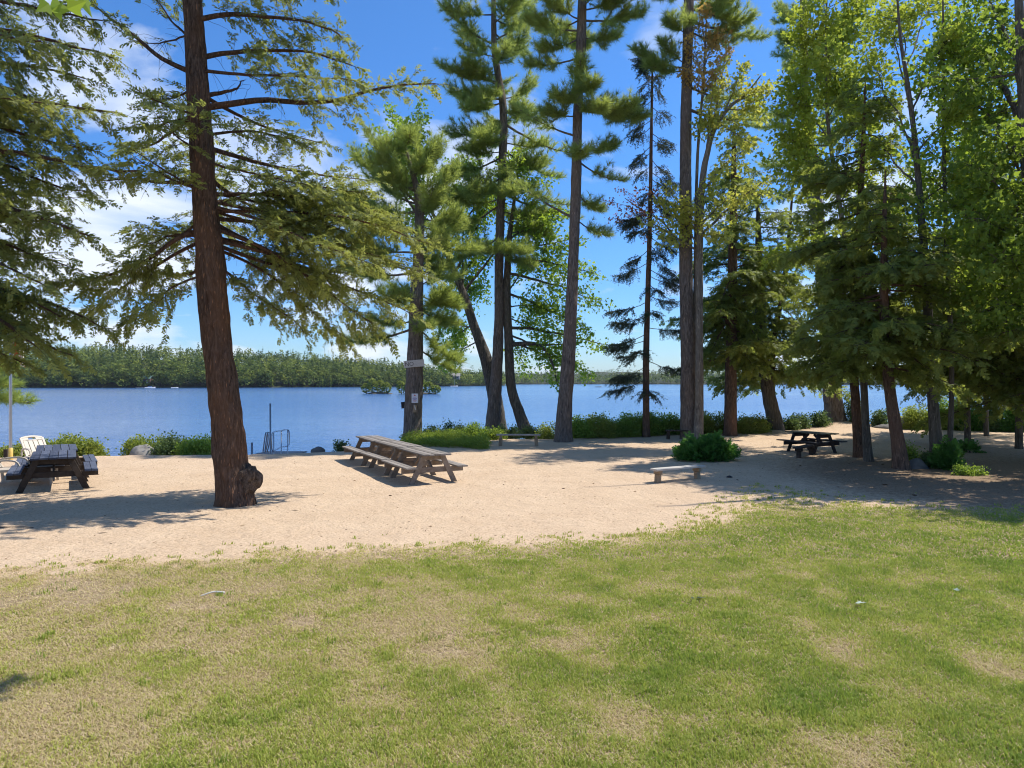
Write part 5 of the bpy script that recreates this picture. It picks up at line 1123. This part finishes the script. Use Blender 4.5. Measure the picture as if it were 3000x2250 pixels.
# sparse tufts creeping over the sand on the shady side
gx_, gy_, lw, dry, g, fine = gx_[k], gy_[k], lw[k], dry[k], g[k], fine[k]
def extra(x, y, w_, d_, f_):
    global gx_, gy_, lw, dry, g, fine
    gx_ = np.r_[gx_, x]; gy_ = np.r_[gy_, y]; lw = np.r_[lw, np.full(len(x), w_)]; dry = np.r_[dry, np.full(len(x), d_)]; g = np.r_[g, np.ones(len(x))]; fine = np.r_[fine, np.full(len(x), .5)]
n0 = len(gx_)
for q in range(200):                                   # weeds and coarser clumps
    y = r.uniform(4.4, 10.5); x = (r.beta(1.3, 2.)*2-1)*(y*.74); c_ = r.integers(14, 40); rad = r.uniform(.025, .08)
    if lawn_g(np.array([x]), np.array([y]))[0] > .15: extra(x+r.normal(0, rad, c_), y+r.normal(0, rad, c_), .0055, r.uniform(.3, .5), .5)
for q in range(620):                                   # sparse tufts out on the sand
    t_ = r.random(); px_ = r.uniform(-100, 3000) if t_ < .35 else r.normal(2180, 170); py_ = np.interp(px_, LAWN[:, 0], LAWN[:, 1])-(r.exponential(9) if t_ < .35 else r.uniform(0, 1)**1.4*np.interp(px_, [1850, 2100, 2350, 2600], [15, 85, 45, 20]))
    b_ = G(px_, py_); c_ = r.integers(4, 16); rad = r.uniform(.015, .05); extra(b_[0]+r.normal(0, rad, c_), b_[1]+r.normal(0, rad, c_), .008, r.uniform(.45, .75), .5)
n = len(gx_); coarse = np.arange(n) >= n0; az_ = r.uniform(0, 2*PI, n); dead = r.random(n) < np.clip((dry-.5)*1.7+.1, .12, .78)
tuft = noise2(gx_*6+30, gy_*6+30, 101, 2)
h = np.where(dead, r.uniform(.008, .03, n), r.uniform(.014, .036, n)*np.clip(1.75-dry*1.1, .65, 1.45)*(.5+1.*tuft))
h = np.where(coarse & ~dead, h*1.15+.008, h)
ln = np.where(dead, r.uniform(.025, .05, n), r.uniform(.012, .034, n))
b = np.stack([gx_, gy_, ground_z(gx_, gy_)-.004], -1); dv = np.stack([np.cos(az_), np.sin(az_), 0*az_], -1); sv = np.stack([-np.sin(az_), np.cos(az_), 0*az_], -1)*(lw*r.uniform(.6, 1.2, n))[:, None]
mid = b+dv*(ln*.35)[:, None]+UP*(h*.65)[:, None]; tip = b+dv*ln[:, None]+UP*h[:, None]
V = np.stack([b-sv, b+sv, mid+sv*.8, tip, mid-sv*.8], 1).reshape(-1, 3); i5 = np.arange(n)[:, None]*5
tone = np.where(dead, .8+.2*r.random(n), np.clip(.05+r.random(n)*.35+(dry-.5)*1.0, 0, .62))
mb = MB(); mb.add(V, [i5+np.array([0, 1, 2, 4]), i5+np.array([4, 2, 3])], tone=np.repeat(tone, 5))
m, nt, out = newmat('grass'); tn = N(nt, 'ShaderNodeAttribute', attribute_name='tone').outputs['Fac']
c = ramp(nt, tn, [(0, (.24, .335, .05)), (.25, (.40, .45, .08)), (.5, (.54, .525, .145)), (.7, (.55, .475, .20)), (.85, (.60, .49, .27)), (1, (.70, .58, .37))])
p = principled(nt, out, c, .6, .25); tl = N(nt, 'ShaderNodeBsdfTranslucent'); nt.links.new(c, tl.inputs[0]); mx = N(nt, 'ShaderNodeMixShader'); mx.inputs[0].default_value = .5
nt.links.new(p.outputs[0], mx.inputs[1]); nt.links.new(tl.outputs[0], mx.inputs[2]); nt.links.new(mx.outputs[0], out.inputs[0])
tag(mb.build('grass', m), 'short patchy lawn grass, green and straw coloured', 'grass', kind='stuff')

# ------------------------------------------------------------------ air
m, nt, out = newmat('air'); pvn = N(nt, 'ShaderNodeVolumePrincipled'); pvn.inputs['Color'].default_value = (.80, .88, 1, 1); pvn.inputs['Density'].default_value = .00006; pvn.inputs['Anisotropy'].default_value = 0.
nt.links.new(pvn.outputs[0], out.inputs['Volume'])
mb = MB(); x0, x1, y0, y1, z0, z1 = -4300, 4300, -450, 5300, -9, 95
mb.add([(x, y, z) for x in (x0, x1) for y in (y0, y1) for z in (z0, z1)], [np.array([[0, 1, 3, 2], [4, 6, 7, 5], [0, 4, 5, 1], [2, 3, 7, 6], [0, 2, 6, 4], [1, 5, 7, 3]])])
tag(mb.build('haze', m), kind='stuff')
